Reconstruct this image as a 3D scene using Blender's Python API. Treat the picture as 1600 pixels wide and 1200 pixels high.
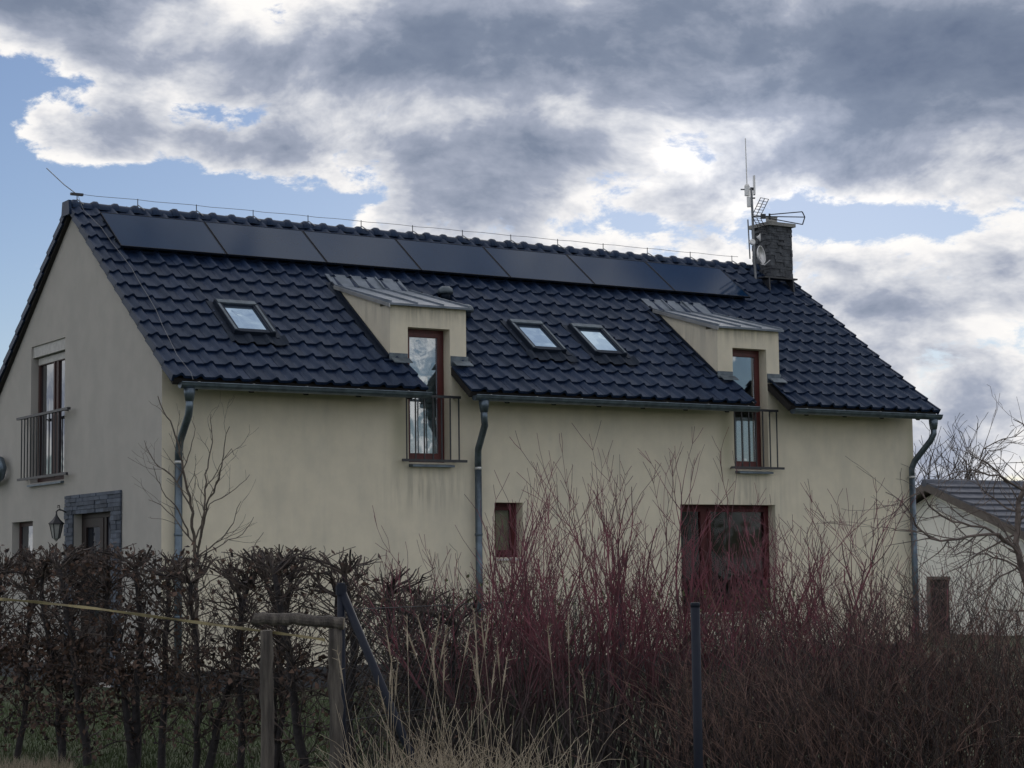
import bpy, math, random
import numpy as np
from mathutils import Vector, Matrix

# ------------------------------------------------------------------ camera
for o in list(bpy.data.objects): bpy.data.objects.remove(o)
SC = bpy.context.scene
COL = SC.collection
CAM = np.array([-11.1946, -27.1858, 1.7149])
YAW, PITCH, ROLL, FPX = -0.5667, 0.0942, -0.0122, 3087.8
cy_, sy_, cp_, sp_ = math.cos(YAW), math.sin(YAW), math.cos(PITCH), math.sin(PITCH)
FW = np.array([-sy_*cp_, cy_*cp_, sp_]); r0_ = np.array([cy_, sy_, 0.0]); u0_ = np.cross(r0_, FW)
RT = math.cos(ROLL)*r0_ + math.sin(ROLL)*u0_
UP = -math.sin(ROLL)*r0_ + math.cos(ROLL)*u0_
cd = bpy.data.cameras.new('camera'); cam = bpy.data.objects.new('camera', cd); COL.objects.link(cam)
cam.matrix_world = Matrix(((RT[0], UP[0], -FW[0], CAM[0]), (RT[1], UP[1], -FW[1], CAM[1]), (RT[2], UP[2], -FW[2], CAM[2]), (0, 0, 0, 1)))
cd.sensor_width = 36; cd.lens = FPX/1600*36; cd.clip_start = .1; cd.clip_end = 3000
SC.camera = cam
RH = Vector((cy_, sy_, 0)); FH = Vector((-sy_, cy_, 0))     # horizontal right / forward of the viewpoint

def at(x, y, d):
    """point at depth d metres along the sight line of photo pixel (x, y)"""
    return CAM + (FW + RT*(x-800)/FPX + UP*(600-y)/FPX)*d
def on_ground(x, d):
    p = at(x, 889, d); return Vector((p[0], p[1], 0))

# ------------------------------------------------------------------ sky
SUN_DIR = Vector((0.649, 0.761, 0.37)).normalized()      # towards the sun: behind the house, a little right
W = bpy.data.worlds.new('World'); SC.world = W; W.use_nodes = True
nt = W.node_tree; nt.nodes.clear()
class Ex:
    """tiny expression builder for shader math nodes"""
    def __init__(s, nt): s.nt = nt
    def m(s, op, *a):
        n = s.nt.nodes.new('ShaderNodeMath'); n.operation = op
        for i, v in enumerate(a):
            if isinstance(v, (int, float)): n.inputs[i].default_value = v
            else: s.nt.links.new(v, n.inputs[i])
        return n.outputs[0]
    def v(s, op, *a):
        n = s.nt.nodes.new('ShaderNodeVectorMath'); n.operation = op
        for i, q in enumerate(a):
            if isinstance(q, (tuple, list)): n.inputs[i].default_value = q
            elif isinstance(q, (int, float)): n.inputs[i].default_value = q
            else: s.nt.links.new(q, n.inputs[i])
        return n
    def noise(s, vec, scale, detail=4, rough=.5, lac=2., dist=0.):
        n = s.nt.nodes.new('ShaderNodeTexNoise'); n.inputs['Scale'].default_value = scale
        n.inputs['Detail'].default_value = detail; n.inputs['Roughness'].default_value = rough
        n.inputs['Lacunarity'].default_value = lac; n.inputs['Distortion'].default_value = dist
        if vec is not None: s.nt.links.new(vec, n.inputs['Vector'])
        return n
    def ramp(s, fac, stops, interp='LINEAR'):
        n = s.nt.nodes.new('ShaderNodeValToRGB'); n.color_ramp.interpolation = interp
        e = n.color_ramp.elements
        while len(e) < len(stops): e.new(.5)
        for k, (p, c) in enumerate(stops): e[k].position = p; e[k].color = (*c, 1)
        s.nt.links.new(fac, n.inputs[0]); return n.outputs[0]
    def mix(s, fac, a, b, mode='MIX'):
        n = s.nt.nodes.new('ShaderNodeMix'); n.data_type = 'RGBA'; n.blend_type = mode
        for sock, v in ((n.inputs[0], fac), (n.inputs[6], a), (n.inputs[7], b)):
            if isinstance(v, (int, float)): sock.default_value = v
            elif isinstance(v, (tuple, list)): sock.default_value = (*v, 1)
            else: s.nt.links.new(v, sock)
        return n.outputs[2]
    def smooth(s, x, a, b):
        n = s.nt.nodes.new('ShaderNodeMapRange'); n.interpolation_type = 'SMOOTHSTEP'
        s.nt.links.new(x, n.inputs[0]); n.inputs[1].default_value = a; n.inputs[2].default_value = b
        return n.outputs[0]
x = Ex(nt)
tc = nt.nodes.new('ShaderNodeTexCoord'); D = tc.outputs['Generated']
ca = x.v('DOT_PRODUCT', D, tuple(RH)).outputs['Value']
cc = x.v('DOT_PRODUCT', D, tuple(FH)).outputs['Value']
sep = nt.nodes.new('ShaderNodeSeparateXYZ'); nt.links.new(D, sep.inputs[0]); cb = sep.outputs[2]
front = x.smooth(cc, .2, .7)
comb = nt.nodes.new('ShaderNodeCombineXYZ')
nt.links.new(ca, comb.inputs[0]); nt.links.new(cc, comb.inputs[1]); nt.links.new(x.m('MULTIPLY', cb, 1.75), comb.inputs[2])
vec = comb.outputs[0]
warp = x.noise(vec, 7, 3, .5)
wv = x.v('SCALE', x.v('SUBTRACT', warp.outputs['Color'], (.5, .5, .5)).outputs[0]); wv.inputs['Scale'].default_value = .05
vec2 = x.v('ADD', vec, wv.outputs[0]).outputs[0]
n_big = x.noise(vec2, 7.5, 3, .5).outputs['Fac']
n_mid = x.noise(vec2, 18, 9, .60).outputs['Fac']
n_off = x.noise(x.v('ADD', vec2, (.006, .0, .016)).outputs[0], 18, 5, .60).outputs['Fac']      # same field a step towards the sun: gives the billows a lit side
n_fine = x.noise(vec2, 48, 6, .62).outputs['Fac']
vec3 = x.v('ADD', vec2, (3.7, 1.9, 5.3)).outputs[0]
n_shade = x.noise(vec3, 12, 5, .55).outputs['Fac']
def gs(px, py, sx, sy):      # soft cloud mass in the sky, centre and half-size in direction space
    a0, b0 = (px-800)/3160, (889-py)/3160
    dx = x.m('DIVIDE', x.m('SUBTRACT', ca, a0), sx/3160); dy = x.m('DIVIDE', x.m('SUBTRACT', cb, b0), sy/3160)
    r2 = x.m('ADD', x.m('MULTIPLY', dx, dx), x.m('MULTIPLY', dy, dy))
    return x.m('EXPONENT', x.m('MULTIPLY', r2, -1.0))
masses = [(1000, 50, 480, 85, .36), (1480, 130, 330, 100, .38), (830, 215, 210, 42, .30), (60, 0, 220, 50, .48), (640, 100, 210, 50, .24),
          (1330, 275, 200, 34, .18), (1500, 480, 260, 34, .22), (430, 25, 80, 40, -.16), (230, 80, 140, 36, .12),
          (1220, 235, 120, 45, .10), (1130, 395, 130, 40, .10), (80, 135, 90, 34, -.26), (310, 170, 110, 26, -.24), (250, 265, 200, 22, -.14), (200, 315, 280, 50, -.52), (400, 345, 150, 36, -.36),
          (10, 200, 50, 90, -.42), (1370, 348, 120, 26, -.36), (1000, 345, 60, 20, -.20),
          (0, 520, 160, 150, -.5), (170, 220, 95, 40, .20), (400, 228, 110, 46, .20), (1420, 410, 200, 26, .05), (640, 300, 110, 35, .10), (820, 335, 330, 42, -.05), (1500, 590, 220, 70, .02)]
acc = None
for (px, py, sx, sy, w) in masses:
    t = x.m('MULTIPLY', gs(px, py, sx, sy), w)
    acc = t if acc is None else x.m('ADD', acc, t)
acc = x.m('MULTIPLY', acc, front)
# unseen sky opposite the sun: clouds brightened to light the front wall
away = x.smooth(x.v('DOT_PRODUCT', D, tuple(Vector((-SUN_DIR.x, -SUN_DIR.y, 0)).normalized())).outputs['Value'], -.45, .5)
T = x.m('SUBTRACT', x.m('ADD', acc, .15), x.m('MULTIPLY', away, .10))      # cloud thinned in that unseen sky for a bluer fill
T = x.m('ADD', T, x.m('MULTIPLY', x.m('SUBTRACT', n_big, .5), .60))
T = x.m('ADD', T, x.m('MULTIPLY', x.m('SUBTRACT', n_mid, .5), 1.10))
T = x.m('ADD', T, x.m('MULTIPLY', x.m('SUBTRACT', n_fine, .5), .20))
n_edge = x.noise(vec2, 38, 8, .68).outputs['Fac']
alpha = x.smooth(x.m('ADD', T, x.m('MULTIPLY', x.m('SUBTRACT', n_edge, .5), .55)), -.02, .12)
TS = x.m('ADD', x.m('MULTIPLY', T, .85), x.m('MULTIPLY', x.m('SUBTRACT', n_shade, .48), .36))
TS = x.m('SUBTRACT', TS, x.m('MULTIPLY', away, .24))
TS = x.m('SUBTRACT', TS, x.m('MULTIPLY', x.m('SUBTRACT', n_mid, n_off), .75))
cloud = x.ramp(TS, [(0.0, (.93, .91, .885)), (.08, (.86, .845, .84)), (.17, (.62, .635, .68)), (.29, (.345, .38, .47)), (.45, (.195, .235, .32)), (.70, (.130, .166, .248)), (1.0, (.105, .138, .215))])
glow = x.m('ADD', 1.0, x.m('MULTIPLY', x.m('MULTIPLY', gs(1210, 240, 200, 110), front), .22))
cloudv = x.v('SCALE', cloud); nt.links.new(glow, cloudv.inputs['Scale'])
sky = nt.nodes.new('ShaderNodeTexSky'); sky.sky_type = 'NISHITA'; sky.sun_disc = False
sky.sun_elevation = math.asin(SUN_DIR.z); sky.sun_rotation = math.atan2(SUN_DIR.x, SUN_DIR.y)
sky.air_density = 1.0; sky.dust_density = .15; sky.ozone_density = 2.0
SKY_STRENGTH = .1
skyv = x.v('MULTIPLY', sky.outputs[0], (.59, .60, .70)).outputs[0]
cl10 = x.v('SCALE', cloudv.outputs[0]); cl10.inputs['Scale'].default_value = 1/SKY_STRENGTH
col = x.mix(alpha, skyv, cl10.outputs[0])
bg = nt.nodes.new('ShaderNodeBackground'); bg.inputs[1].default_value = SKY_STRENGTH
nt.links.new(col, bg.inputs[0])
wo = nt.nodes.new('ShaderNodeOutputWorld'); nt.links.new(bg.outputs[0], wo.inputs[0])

sd = bpy.data.lights.new('sun', 'SUN'); sd.energy = .6; sd.angle = math.radians(20); sd.color = (1, .94, .86)
so = bpy.data.objects.new('sun', sd); COL.objects.link(so); so.location = (0, 0, 60)
so.rotation_euler = SUN_DIR.to_track_quat('Z', 'Y').to_euler()
vs = SC.view_settings; vs.view_transform = 'Standard'; vs.look = 'None'; vs.exposure = 0.12; vs.gamma = 1; vs.use_curve_mapping = False

# ------------------------------------------------------------------ materials
MATS = {}
def mat(name, c1, c2=None, scale=8., rough=.7, bump=0., bscale=60., stretch=(1, 1, 1), metal=0., detail=5, spec=.5, lo=.35, hi=.65, extra=None, per_object=0., stint=None):
    m = bpy.data.materials.new(name); m.use_nodes = True; t = m.node_tree
    b = t.nodes['Principled BSDF']; e = Ex(t)
    b.inputs['Roughness'].default_value = rough; b.inputs['Metallic'].default_value = metal
    b.inputs['Specular IOR Level'].default_value = spec
    if stint: b.inputs['Specular Tint'].default_value = (*stint, 1)
    g = t.nodes.new('ShaderNodeTexCoord'); v = e.v('MULTIPLY', g.outputs['Object'], stretch).outputs[0]
    c2 = c2 or tuple(k*.8 for k in c1)
    n = e.noise(v, scale, detail, .6)
    c = e.mix(e.smooth(n.outputs['Fac'], lo, hi), c1, c2)
    if per_object:
        oi = t.nodes.new('ShaderNodeObjectInfo')
        c = e.mix(per_object, c, e.ramp(oi.outputs['Random'], [(0, tuple(k*.45 for k in c1)), (1, tuple(min(1, k*1.7) for k in c1))]))
    if extra: c = extra(e, t, g, c)
    t.links.new(c, b.inputs['Base Color'])
    if bump:
        n2 = e.noise(v, bscale, 4, .6); bp = t.nodes.new('ShaderNodeBump'); bp.inputs['Strength'].default_value = bump; bp.inputs['Distance'].default_value = .02
        t.links.new(n2.outputs['Fac'], bp.inputs['Height']); t.links.new(bp.outputs[0], b.inputs['Normal'])
    MATS[name] = m; return m
def glass(name, refl, tint=(.9, .93, .95), rough=.01, through=True, back=(.02, .022, .03), fres=.5):
    """window pane: partly mirror, partly clear (or dark coated)"""
    m = bpy.data.materials.new(name); m.use_nodes = True; t = m.node_tree; t.nodes.clear(); e = Ex(t)
    o = t.nodes.new('ShaderNodeOutputMaterial'); mx = t.nodes.new('ShaderNodeMixShader')
    lw = t.nodes.new('ShaderNodeLayerWeight'); lw.inputs['Blend'].default_value = .35
    f = e.m('ADD', refl, e.m('MULTIPLY', lw.outputs['Fresnel'], fres))
    t.links.new(e.m('MINIMUM', f, .95), mx.inputs[0])
    if through:
        a = t.nodes.new('ShaderNodeBsdfTransparent'); a.inputs[0].default_value = (*tint, 1)
    else:
        a = t.nodes.new('ShaderNodeBsdfDiffuse'); a.inputs[0].default_value = (*back, 1)
    gl = t.nodes.new('ShaderNodeBsdfGlossy'); gl.inputs['Roughness'].default_value = rough; gl.inputs[0].default_value = (*tint, 1)
    g = t.nodes.new('ShaderNodeTexCoord'); n = e.noise(g.outputs['Object'], 2.2, 2, .5); bp = t.nodes.new('ShaderNodeBump'); bp.inputs['Strength'].default_value = .12; bp.inputs['Distance'].default_value = .02
    t.links.new(n.outputs['Fac'], bp.inputs['Height']); t.links.new(bp.outputs[0], gl.inputs['Normal'])
    t.links.new(a.outputs[0], mx.inputs[1]); t.links.new(gl.outputs[0], mx.inputs[2]); t.links.new(mx.outputs[0], o.inputs[0])
    MATS[name] = m; return m

def stain_front(e, t, g, c):
    s = t.nodes.new('ShaderNodeSeparateXYZ'); t.links.new(g.outputs['Object'], s.inputs[0])
    def blob(u, z, su, sz):
        a = e.m('DIVIDE', e.m('SUBTRACT', s.outputs[0], u), su); b = e.m('DIVIDE', e.m('SUBTRACT', s.outputs[2], z), sz)
        return e.m('EXPONENT', e.m('MULTIPLY', e.m('ADD', e.m('MULTIPLY', a, a), e.m('MULTIPLY', b, b)), -1))
    run = e.noise(e.v('MULTIPLY', g.outputs['Object'], (9, 9, .7)).outputs[0], 1.0, 4, .6).outputs['Fac']
    run = e.smooth(run, .40, .62)
    dirt = e.m('MULTIPLY', e.m('ADD', e.m('ADD', blob(4.5, 3.05, .62, .33), blob(11.1, 2.98, .66, .42)), e.m('ADD', blob(4.5, 5.9, .85, .22), blob(11.1, 5.9, .85, .22))), run)
    c = e.mix(e.m('MULTIPLY', dirt, .45), c, (.16, .155, .13))
    alg = e.m('ADD', blob(10.55, 4.1, .17, .75), blob(4.02, 4.0, .18, .6))
    alg = e.m('ADD', alg, e.m('MULTIPLY', blob(14.95, 3, .1, 2), .8))
    c = e.mix(e.m('MULTIPLY', alg, .5), c, (.27, .28, .15))
    gen = e.smooth(e.noise(e.v('MULTIPLY', g.outputs['Object'], (1.6, 1.6, .55)).outputs[0], 1.1, 5, .6).outputs['Fac'], .42, .72)
    streak = e.smooth(e.noise(e.v('MULTIPLY', g.outputs['Object'], (5, 5, .28)).outputs[0], 1.0, 6, .65).outputs['Fac'], .52, .74)
    c = e.mix(e.m('MULTIPLY', streak, .09), c, (.36, .35, .29))
    return e.mix(e.m('MULTIPLY', gen, .28), c, (.46, .45, .40))
mat('plaster_cream', (.80, .735, .60), (.75, .69, .565), 3, .9, .35, 170, spec=.2, extra=stain_front)
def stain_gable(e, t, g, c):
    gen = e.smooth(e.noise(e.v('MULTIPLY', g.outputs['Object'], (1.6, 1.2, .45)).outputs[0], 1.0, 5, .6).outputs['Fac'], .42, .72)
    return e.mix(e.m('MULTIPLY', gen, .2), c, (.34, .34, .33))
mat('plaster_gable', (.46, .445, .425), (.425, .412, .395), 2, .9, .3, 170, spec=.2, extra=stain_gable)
mat('plinth', (.07, .075, .085), None, 20, .9, .3, 200)
mat('tile', (.0085, .018, .048), (.018, .030, .064), 9, .45, .15, 90, per_object=.3, spec=.32, stint=(.5, .72, 1))
mat('tile_far', (.0085, .018, .048), (.018, .030, .064), 3.2, .45, .15, 90, lo=.3, hi=.7, spec=.32, stint=(.5, .72, 1))
mat('roof_board', (.022, .020, .020), None, 8, .9)
mat('zinc', (.15, .195, .24), (.10, .13, .165), 7, .42, metal=.75, bump=.05, bscale=14)
mat('zinc_roof', (.20, .235, .29), (.14, .17, .21), 4, .6, metal=.35, bump=.06, bscale=10)
mat('zinc_edge', (.55, .56, .56), None, 4, .4, metal=.6)
mat('flashing', (.014, .020, .036), None, 9, .6, spec=.25, stint=(.6, .8, 1))
mat('lead_grey', (.14, .175, .21), (.09, .115, .14), 9, .5, metal=.4)
mat('steel_dark', (.035, .038, .047), None, 20, .45)
mat('wire', (.26, .27, .29), None, 20, .5, metal=.7)
mat('mahogany', (.105, .018, .019), (.07, .013, .014), 12, .45, stretch=(1, 1, .15))
mat('mahogany_aged', (.085, .016, .019), (.05, .012, .014), 12, .6, stretch=(1, 1, .15), spec=.3)
mat('frame_dark', (.050, .014, .014), (.032, .010, .010), 12, .5, stretch=(1, 1, .15))
mat('door_brown', (.018, .009, .010), (.012, .007, .008), 12, .5, stretch=(1, 1, .15))
mat('white_frame', (.46, .46, .45), None, 10, .5)
mat('curtain', (.80, .80, .83), (.74, .74, .78), 6, .95)
mat('shape_grey_green', (.30, .34, .33), (.22, .26, .25), 20, .9)
mat('olive_cloth', (.30, .27, .15), (.22, .20, .11), 5, .95)
mat('room_dark', (.03, .028, .028), None, 3, .95)
mat('solar_cell', (.003, .020, .058), (.004, .023, .064), 2, .08, spec=.16, stint=(.10, .48, 1))
mat('solar_frame', (.006, .010, .02), None, 9, .5, spec=.2)
mat('stone_grey', (.095, .115, .155), (.050, .060, .085), 6, .85, .6, 40, per_object=.5)
mat('chimney_stone', (.115, .125, .145), (.055, .06, .072), 9, .9, .7, 50)
mat('concrete', (.36, .36, .35), (.27, .27, .27), 9, .9, .4, 60)
mat('plastic_white', (.88, .88, .90), (.80, .80, .82), 5, .5)
mat('black_metal', (.018, .02, .028), None, 9, .5)
mat('lamp_glass', (.35, .36, .36), None, 9, .2)
mat('bark_hedge', (.038, .033, .036), (.020, .018, .021), 26, .9, .3, 90)
mat('twig_hedge', (.11, .086, .076), (.030, .025, .027), 7, .9, lo=.38, hi=.62)
mat('leaf_brown', (.125, .076, .056), (.030, .023, .025), 8, .85, lo=.40, hi=.62)
def old_wood(e, t, g, c):      # older wood towards the base is grey-brown, young shoots are red
    s_ = t.nodes.new('ShaderNodeSeparateXYZ'); t.links.new(g.outputs['Object'], s_.inputs[0])
    n = e.noise(g.outputs['Object'], 3, 3, .5).outputs['Fac']
    return e.mix(e.smooth(e.m('ADD', s_.outputs[2], e.m('MULTIPLY', n, .9)), .95, 1.75), (.050, .040, .042), c)
mat('twig_red', (.22, .066, .092), (.105, .046, .056), 6, .75, lo=.42, hi=.58, extra=old_wood)
mat('twig_red_dark', (.066, .034, .038), (.040, .026, .028), 4, .8)
mat('twig_green', (.11, .105, .088), (.032, .032, .034), 7, .9, lo=.38, hi=.60)
mat('leaf_green', (.13, .15, .06), (.08, .10, .045), 4, .8)
mat('twig_brown', (.215, .132, .112), (.040, .030, .034), 7, .9, lo=.38, hi=.60)
mat('bark_young', (.13, .105, .088), (.075, .063, .055), 20, .9)
mat('bark_fruit', (.19, .155, .14), (.10, .082, .076), 14, .9)
mat('bark_far', (.075, .062, .058), (.05, .044, .044), 4, .95)
mat('wood_grey', (.16, .142, .125), (.055, .048, .046), 5, .9, .7, 26, stretch=(5, 5, .6), lo=.3, hi=.7)
mat('wood_end', (.27, .235, .185), (.18, .15, .12), 16, .9)
mat('post_blue', (.010, .014, .028), (.015, .019, .032), 9, .6, spec=.25)
mat('tape_yellow', (.30, .25, .13), (.20, .17, .10), 13, .7)
mat('straw', (.50, .43, .33), (.30, .25, .19), 4, .9)
mat('straw_head', (.40, .34, .265), (.29, .24, .18), 8, .95)
mat('lawn_green', (.055, .09, .03), (.065, .075, .04), 6, .95)
mat('neighbour_wall', (.90, .89, .84), (.86, .85, .80), 2, .9, .2, 80)
mat('white_paint', (.78, .79, .80), None, 4, .6)
mat('neighbour_tile', (.10, .11, .14), (.14, .15, .18), 5, .85, spec=.2)
mat('wood_brown', (.035, .025, .024), (.02, .016, .017), 6, .8, stretch=(6, 6, .5))
mat('board_grey', (.15, .13, .12), None, 5, .8)
glass('pane', .0, fres=.12)
glass('pane_bright', .26)
glass('pane_gable', .28, through=False)
glass('pane_door', .02, through=False, fres=.3)
glass('pane_sky', .62, tint=(.66, .84, 1.0), through=False, back=(.10, .13, .17))

# ------------------------------------------------------------------ mesh helpers
class MB:
    def __init__(s): s.v = []; s.f = []
    def add(s, vs, fs):
        k = len(s.v); s.v += [tuple(map(float, p)) for p in vs]; s.f += [tuple(i+k for i in f) for f in fs]
        return s
    def box(s, a, b):
        (x0, y0, z0), (x1, y1, z1) = a, b
        s.add([(x0, y0, z0), (x1, y0, z0), (x1, y1, z0), (x0, y1, z0), (x0, y0, z1), (x1, y0, z1), (x1, y1, z1), (x0, y1, z1)],
              [(0, 3, 2, 1), (4, 5, 6, 7), (0, 1, 5, 4), (1, 2, 6, 5), (2, 3, 7, 6), (3, 0, 4, 7)])
        return s
    def obox(s, o, ex, ey, ez):      # box from a corner and three edge vectors
        o, ex, ey, ez = map(Vector, (o, ex, ey, ez))
        s.add([o, o+ex, o+ex+ey, o+ey, o+ez, o+ex+ez, o+ex+ey+ez, o+ey+ez],
              [(0, 3, 2, 1), (4, 5, 6, 7), (0, 1, 5, 4), (1, 2, 6, 5), (2, 3, 7, 6), (3, 0, 4, 7)])
        return s
    def prism(s, poly, axis, a, b):  # polygon in the two other axes, extruded along axis
        n = len(poly)
        def P(q, t):
            return (t, q[0], q[1]) if axis == 0 else ((q[0], t, q[1]) if axis == 1 else (q[0], q[1], t))
        s.add([P(q, a) for q in poly]+[P(q, b) for q in poly],
              [tuple(range(n))[::-1], tuple(range(n, 2*n))]+[(i, (i+1) % n, n+(i+1) % n, n+i) for i in range(n)])
        return s
    def tube(s, pts, r, n=8, cap=True):
        pts = [Vector(p) for p in pts]; rs = r if isinstance(r, (list, tuple)) else [r]*len(pts)
        k = len(s.v); ref = None
        for i, p in enumerate(pts):
            t = (pts[min(i+1, len(pts)-1)]-pts[max(i-1, 0)]).normalized()
            if ref is None: ref = t.orthogonal().normalized()
            ref = (ref-t*ref.dot(t)).normalized(); b = t.cross(ref)
            for j in range(n):
                a = 2*math.pi*j/n; s.v.append(tuple(p+(ref*math.cos(a)+b*math.sin(a))*rs[i]))
        for i in range(len(pts)-1):
            for j in range(n): s.f.append((k+i*n+j, k+i*n+(j+1) % n, k+(i+1)*n+(j+1) % n, k+(i+1)*n+j))
        if cap:
            s.f.append(tuple(range(k, k+n))[::-1]); e = k+(len(pts)-1)*n; s.f.append(tuple(range(e, e+n)))
        return s
    def lathe(s, prof, c, n=16, axis=(0, 0, 1)):
        ax = Vector(axis).normalized(); a = ax.orthogonal().normalized(); b = ax.cross(a); c = Vector(c); k = len(s.v)
        for (r, h) in prof:
            for j in range(n):
                t = 2*math.pi*j/n; s.v.append(tuple(c+ax*h+(a*math.cos(t)+b*math.sin(t))*r))
        for i in range(len(prof)-1):
            for j in range(n): s.f.append((k+i*n+j, k+i*n+(j+1) % n, k+(i+1)*n+(j+1) % n, k+(i+1)*n+j))
        s.f.append(tuple(range(k, k+n))[::-1]); e = k+(len(prof)-1)*n; s.f.append(tuple(range(e, e+n)))
        return s
    def mesh(s, name, m, smooth=False):
        me = bpy.data.meshes.new(name); me.from_pydata(s.v, [], s.f); me.materials.append(MATS[m]); me.update()
        if smooth: me.shade_smooth()
        return me
    def build(s, name, m, parent=None, smooth=False):
        return link(name, s.mesh(name, m, smooth), parent)
def link(name, me, parent=None):
    o = bpy.data.objects.new(name, me); COL.objects.link(o)
    if parent: o.parent = parent
    return o
def empty(name, loc=(0, 0, 0)):
    o = bpy.data.objects.new(name, None); o.empty_display_size = .2; o.location = loc; COL.objects.link(o); return o
def tag(o, label=None, cat=None, group=None, kind=None):
    if label: o['label'] = label
    if cat: o['category'] = cat
    if group: o['group'] = group
    if kind: o['kind'] = kind
    return o
def arr_mesh(name, V, F, m):
    me = bpy.data.meshes.new(name); k = F.shape[1]
    me.vertices.add(len(V)); me.vertices.foreach_set('co', V.astype(np.float32).ravel())
    me.loops.add(F.size); me.loops.foreach_set('vertex_index', F.astype(np.int32).ravel())
    me.polygons.add(len(F)); me.polygons.foreach_set('loop_start', np.arange(0, F.size, k, dtype=np.int32))
    me.polygons.foreach_set('loop_total', np.full(len(F), k, dtype=np.int32))
    me.materials.append(MATS[m]); me.update(calc_edges=True); return me
def seg_mesh(name, S, m, n=3):
    """S: rows (p0, p1, r0, r1): every segment becomes a tapered n-sided rod"""
    A = np.array(S, float); p0, p1, r0, r1 = A[:, 0:3], A[:, 3:6], A[:, 6:7], A[:, 7:8]
    d = p1-p0; L = np.linalg.norm(d, axis=1, keepdims=True)+1e-9; d = d/L
    h = np.where(np.abs(d[:, 2:3]) < .9, np.array([[0, 0, 1.]]), np.array([[1., 0, 0]]))
    a = np.cross(d, h); a /= np.linalg.norm(a, axis=1, keepdims=True)+1e-9; b = np.cross(d, a)
    V = np.empty((len(A), 2*n, 3))
    for j in range(n):
        t = 2*math.pi*j/n; o = a*math.cos(t)+b*math.sin(t); V[:, j] = p0+o*r0; V[:, n+j] = p1+o*r1
    base = (np.arange(len(A))*2*n)[:, None]
    F = np.concatenate([base+np.array([[j, (j+1) % n, n+(j+1) % n, n+j]]) for j in range(n)], 0)
    return arr_mesh(name, V.reshape(-1, 3), F, m)

# ------------------------------------------------------------------ ground
def ground():
    N = 90; rng = random.Random(3)
    xs = np.concatenate([np.linspace(-1500, -60, 12), np.linspace(-58, 75, N), np.linspace(80, 1500, 12)])
    ys = np.concatenate([np.linspace(-300, -40, 6), np.linspace(-38, 60, N), np.linspace(65, 2400, 14)])
    V = []; 
    for yy in ys:
        for xx in xs:
            near = max(0, 1-abs(yy+15)/12)*(abs(xx) < 60)
            V.append((xx, yy, -.012+.035*math.sin(xx*1.3+yy*.7)*math.sin(yy*1.9-xx*.4)*near))
    nx = len(xs); F = [(j*nx+i, j*nx+i+1, (j+1)*nx+i+1, (j+1)*nx+i) for j in range(len(ys)-1) for i in range(nx-1)]
    m = MB(); m.v = V; m.f = F
    def ex(e, t, g, c):
        n = e.noise(g.outputs['Object'], .35, 4, .6); return e.mix(e.smooth(n.outputs['Fac'], .48, .66), c, (.060, .060, .036))
    mat('ground', (.045, .068, .026), (.06, .075, .035), 2.5, .95, .6, 30, extra=ex)
    tag(m.build('ground', 'ground'), kind='structure')
ground()

# ------------------------------------------------------------------ house
HL, HW, VR = 15.0, 7.62, 3.81
E0 = Vector((0, -.63, 4.53)); E1 = Vector((0, 3.81, 7.78)); SL = (E1-E0).length; SV = (E1-E0).normalized(); NV = Vector((0, -SV.z, SV.y))
U0, U1 = -.09, 15.05
D1, D2 = (4.154, 4.929), (10.728, 11.494)          # French windows breaking the eave
ZB, ZT = 3.443, 5.593
M1, M2 = (3.831, 5.234), (10.394, 11.79)            # dormers
ZM = 5.93
def R(u, s, off=0.): return Vector((u, 0, 0))+E0+SV*s+NV*off
house = empty('house', (0, 0, 0))
tag(house, 'long cream rendered house with steep dark tiled roof and two small dormers', 'house')

# front wall: cells on a grid, holes left open, reveals closed
def cell_wall(name, us, zs, filled, m, thick=.32):
    b = MB()
    for i in range(len(us)-1):
        for j in range(len(zs)-1):
            if not filled(i, j): continue
            a, c, z0, z1 = us[i], us[i+1], zs[j], zs[j+1]
            b.add([(a, 0, z0), (c, 0, z0), (c, 0, z1), (a, 0, z1)], [(0, 1, 2, 3)])
            b.add([(a, thick, z0), (c, thick, z0), (c, thick, z1), (a, thick, z1)], [(3, 2, 1, 0)])
            def open_(ii, jj): return 0 <= ii < len(us)-1 and 0 <= jj < len(zs)-1 and not filled(ii, jj)
            if open_(i-1, j): b.add([(a, 0, z0), (a, 0, z1), (a, thick, z1), (a, thick, z0)], [(0, 1, 2, 3)])
            if open_(i+1, j): b.add([(c, 0, z0), (c, thick, z0), (c, thick, z1), (c, 0, z1)], [(0, 1, 2, 3)])
            if open_(i, j-1): b.add([(a, 0, z0), (a, thick, z0), (c, thick, z0), (c, 0, z0)], [(0, 1, 2, 3)])
            if open_(i, j+1): b.add([(a, 0, z1), (c, 0, z1), (c, thick, z1), (a, thick, z1)], [(0, 1, 2, 3)])
    return b.build(name, m, house)
SW = (5.741, 6.282, 1.93, 2.82); BW = (9.504, 11.617, .95, 2.82)
WT = 4.86
us = sorted({0, HL, *D1, *D2, *M1, *M2, SW[0], SW[1], BW[0], BW[1]})
zs = sorted({.0, WT, ZB, ZT, ZM, SW[2], SW[3], BW[2], BW[3]})
def filled(i, j):
    u = (us[i]+us[i+1])/2; z = (zs[j]+zs[j+1])/2
    for d in (D1, D2):
        if d[0] < u < d[1] and ZB < z < ZT: return False
    for w in (SW, BW):
        if w[0] < u < w[1] and w[2] < z < w[3]: return False
    if z > WT: return any(q[0] < u < q[1] for q in (M1, M2))
    return True
cell_wall('front_wall', us, zs, filled, 'plaster_cream')

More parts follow.
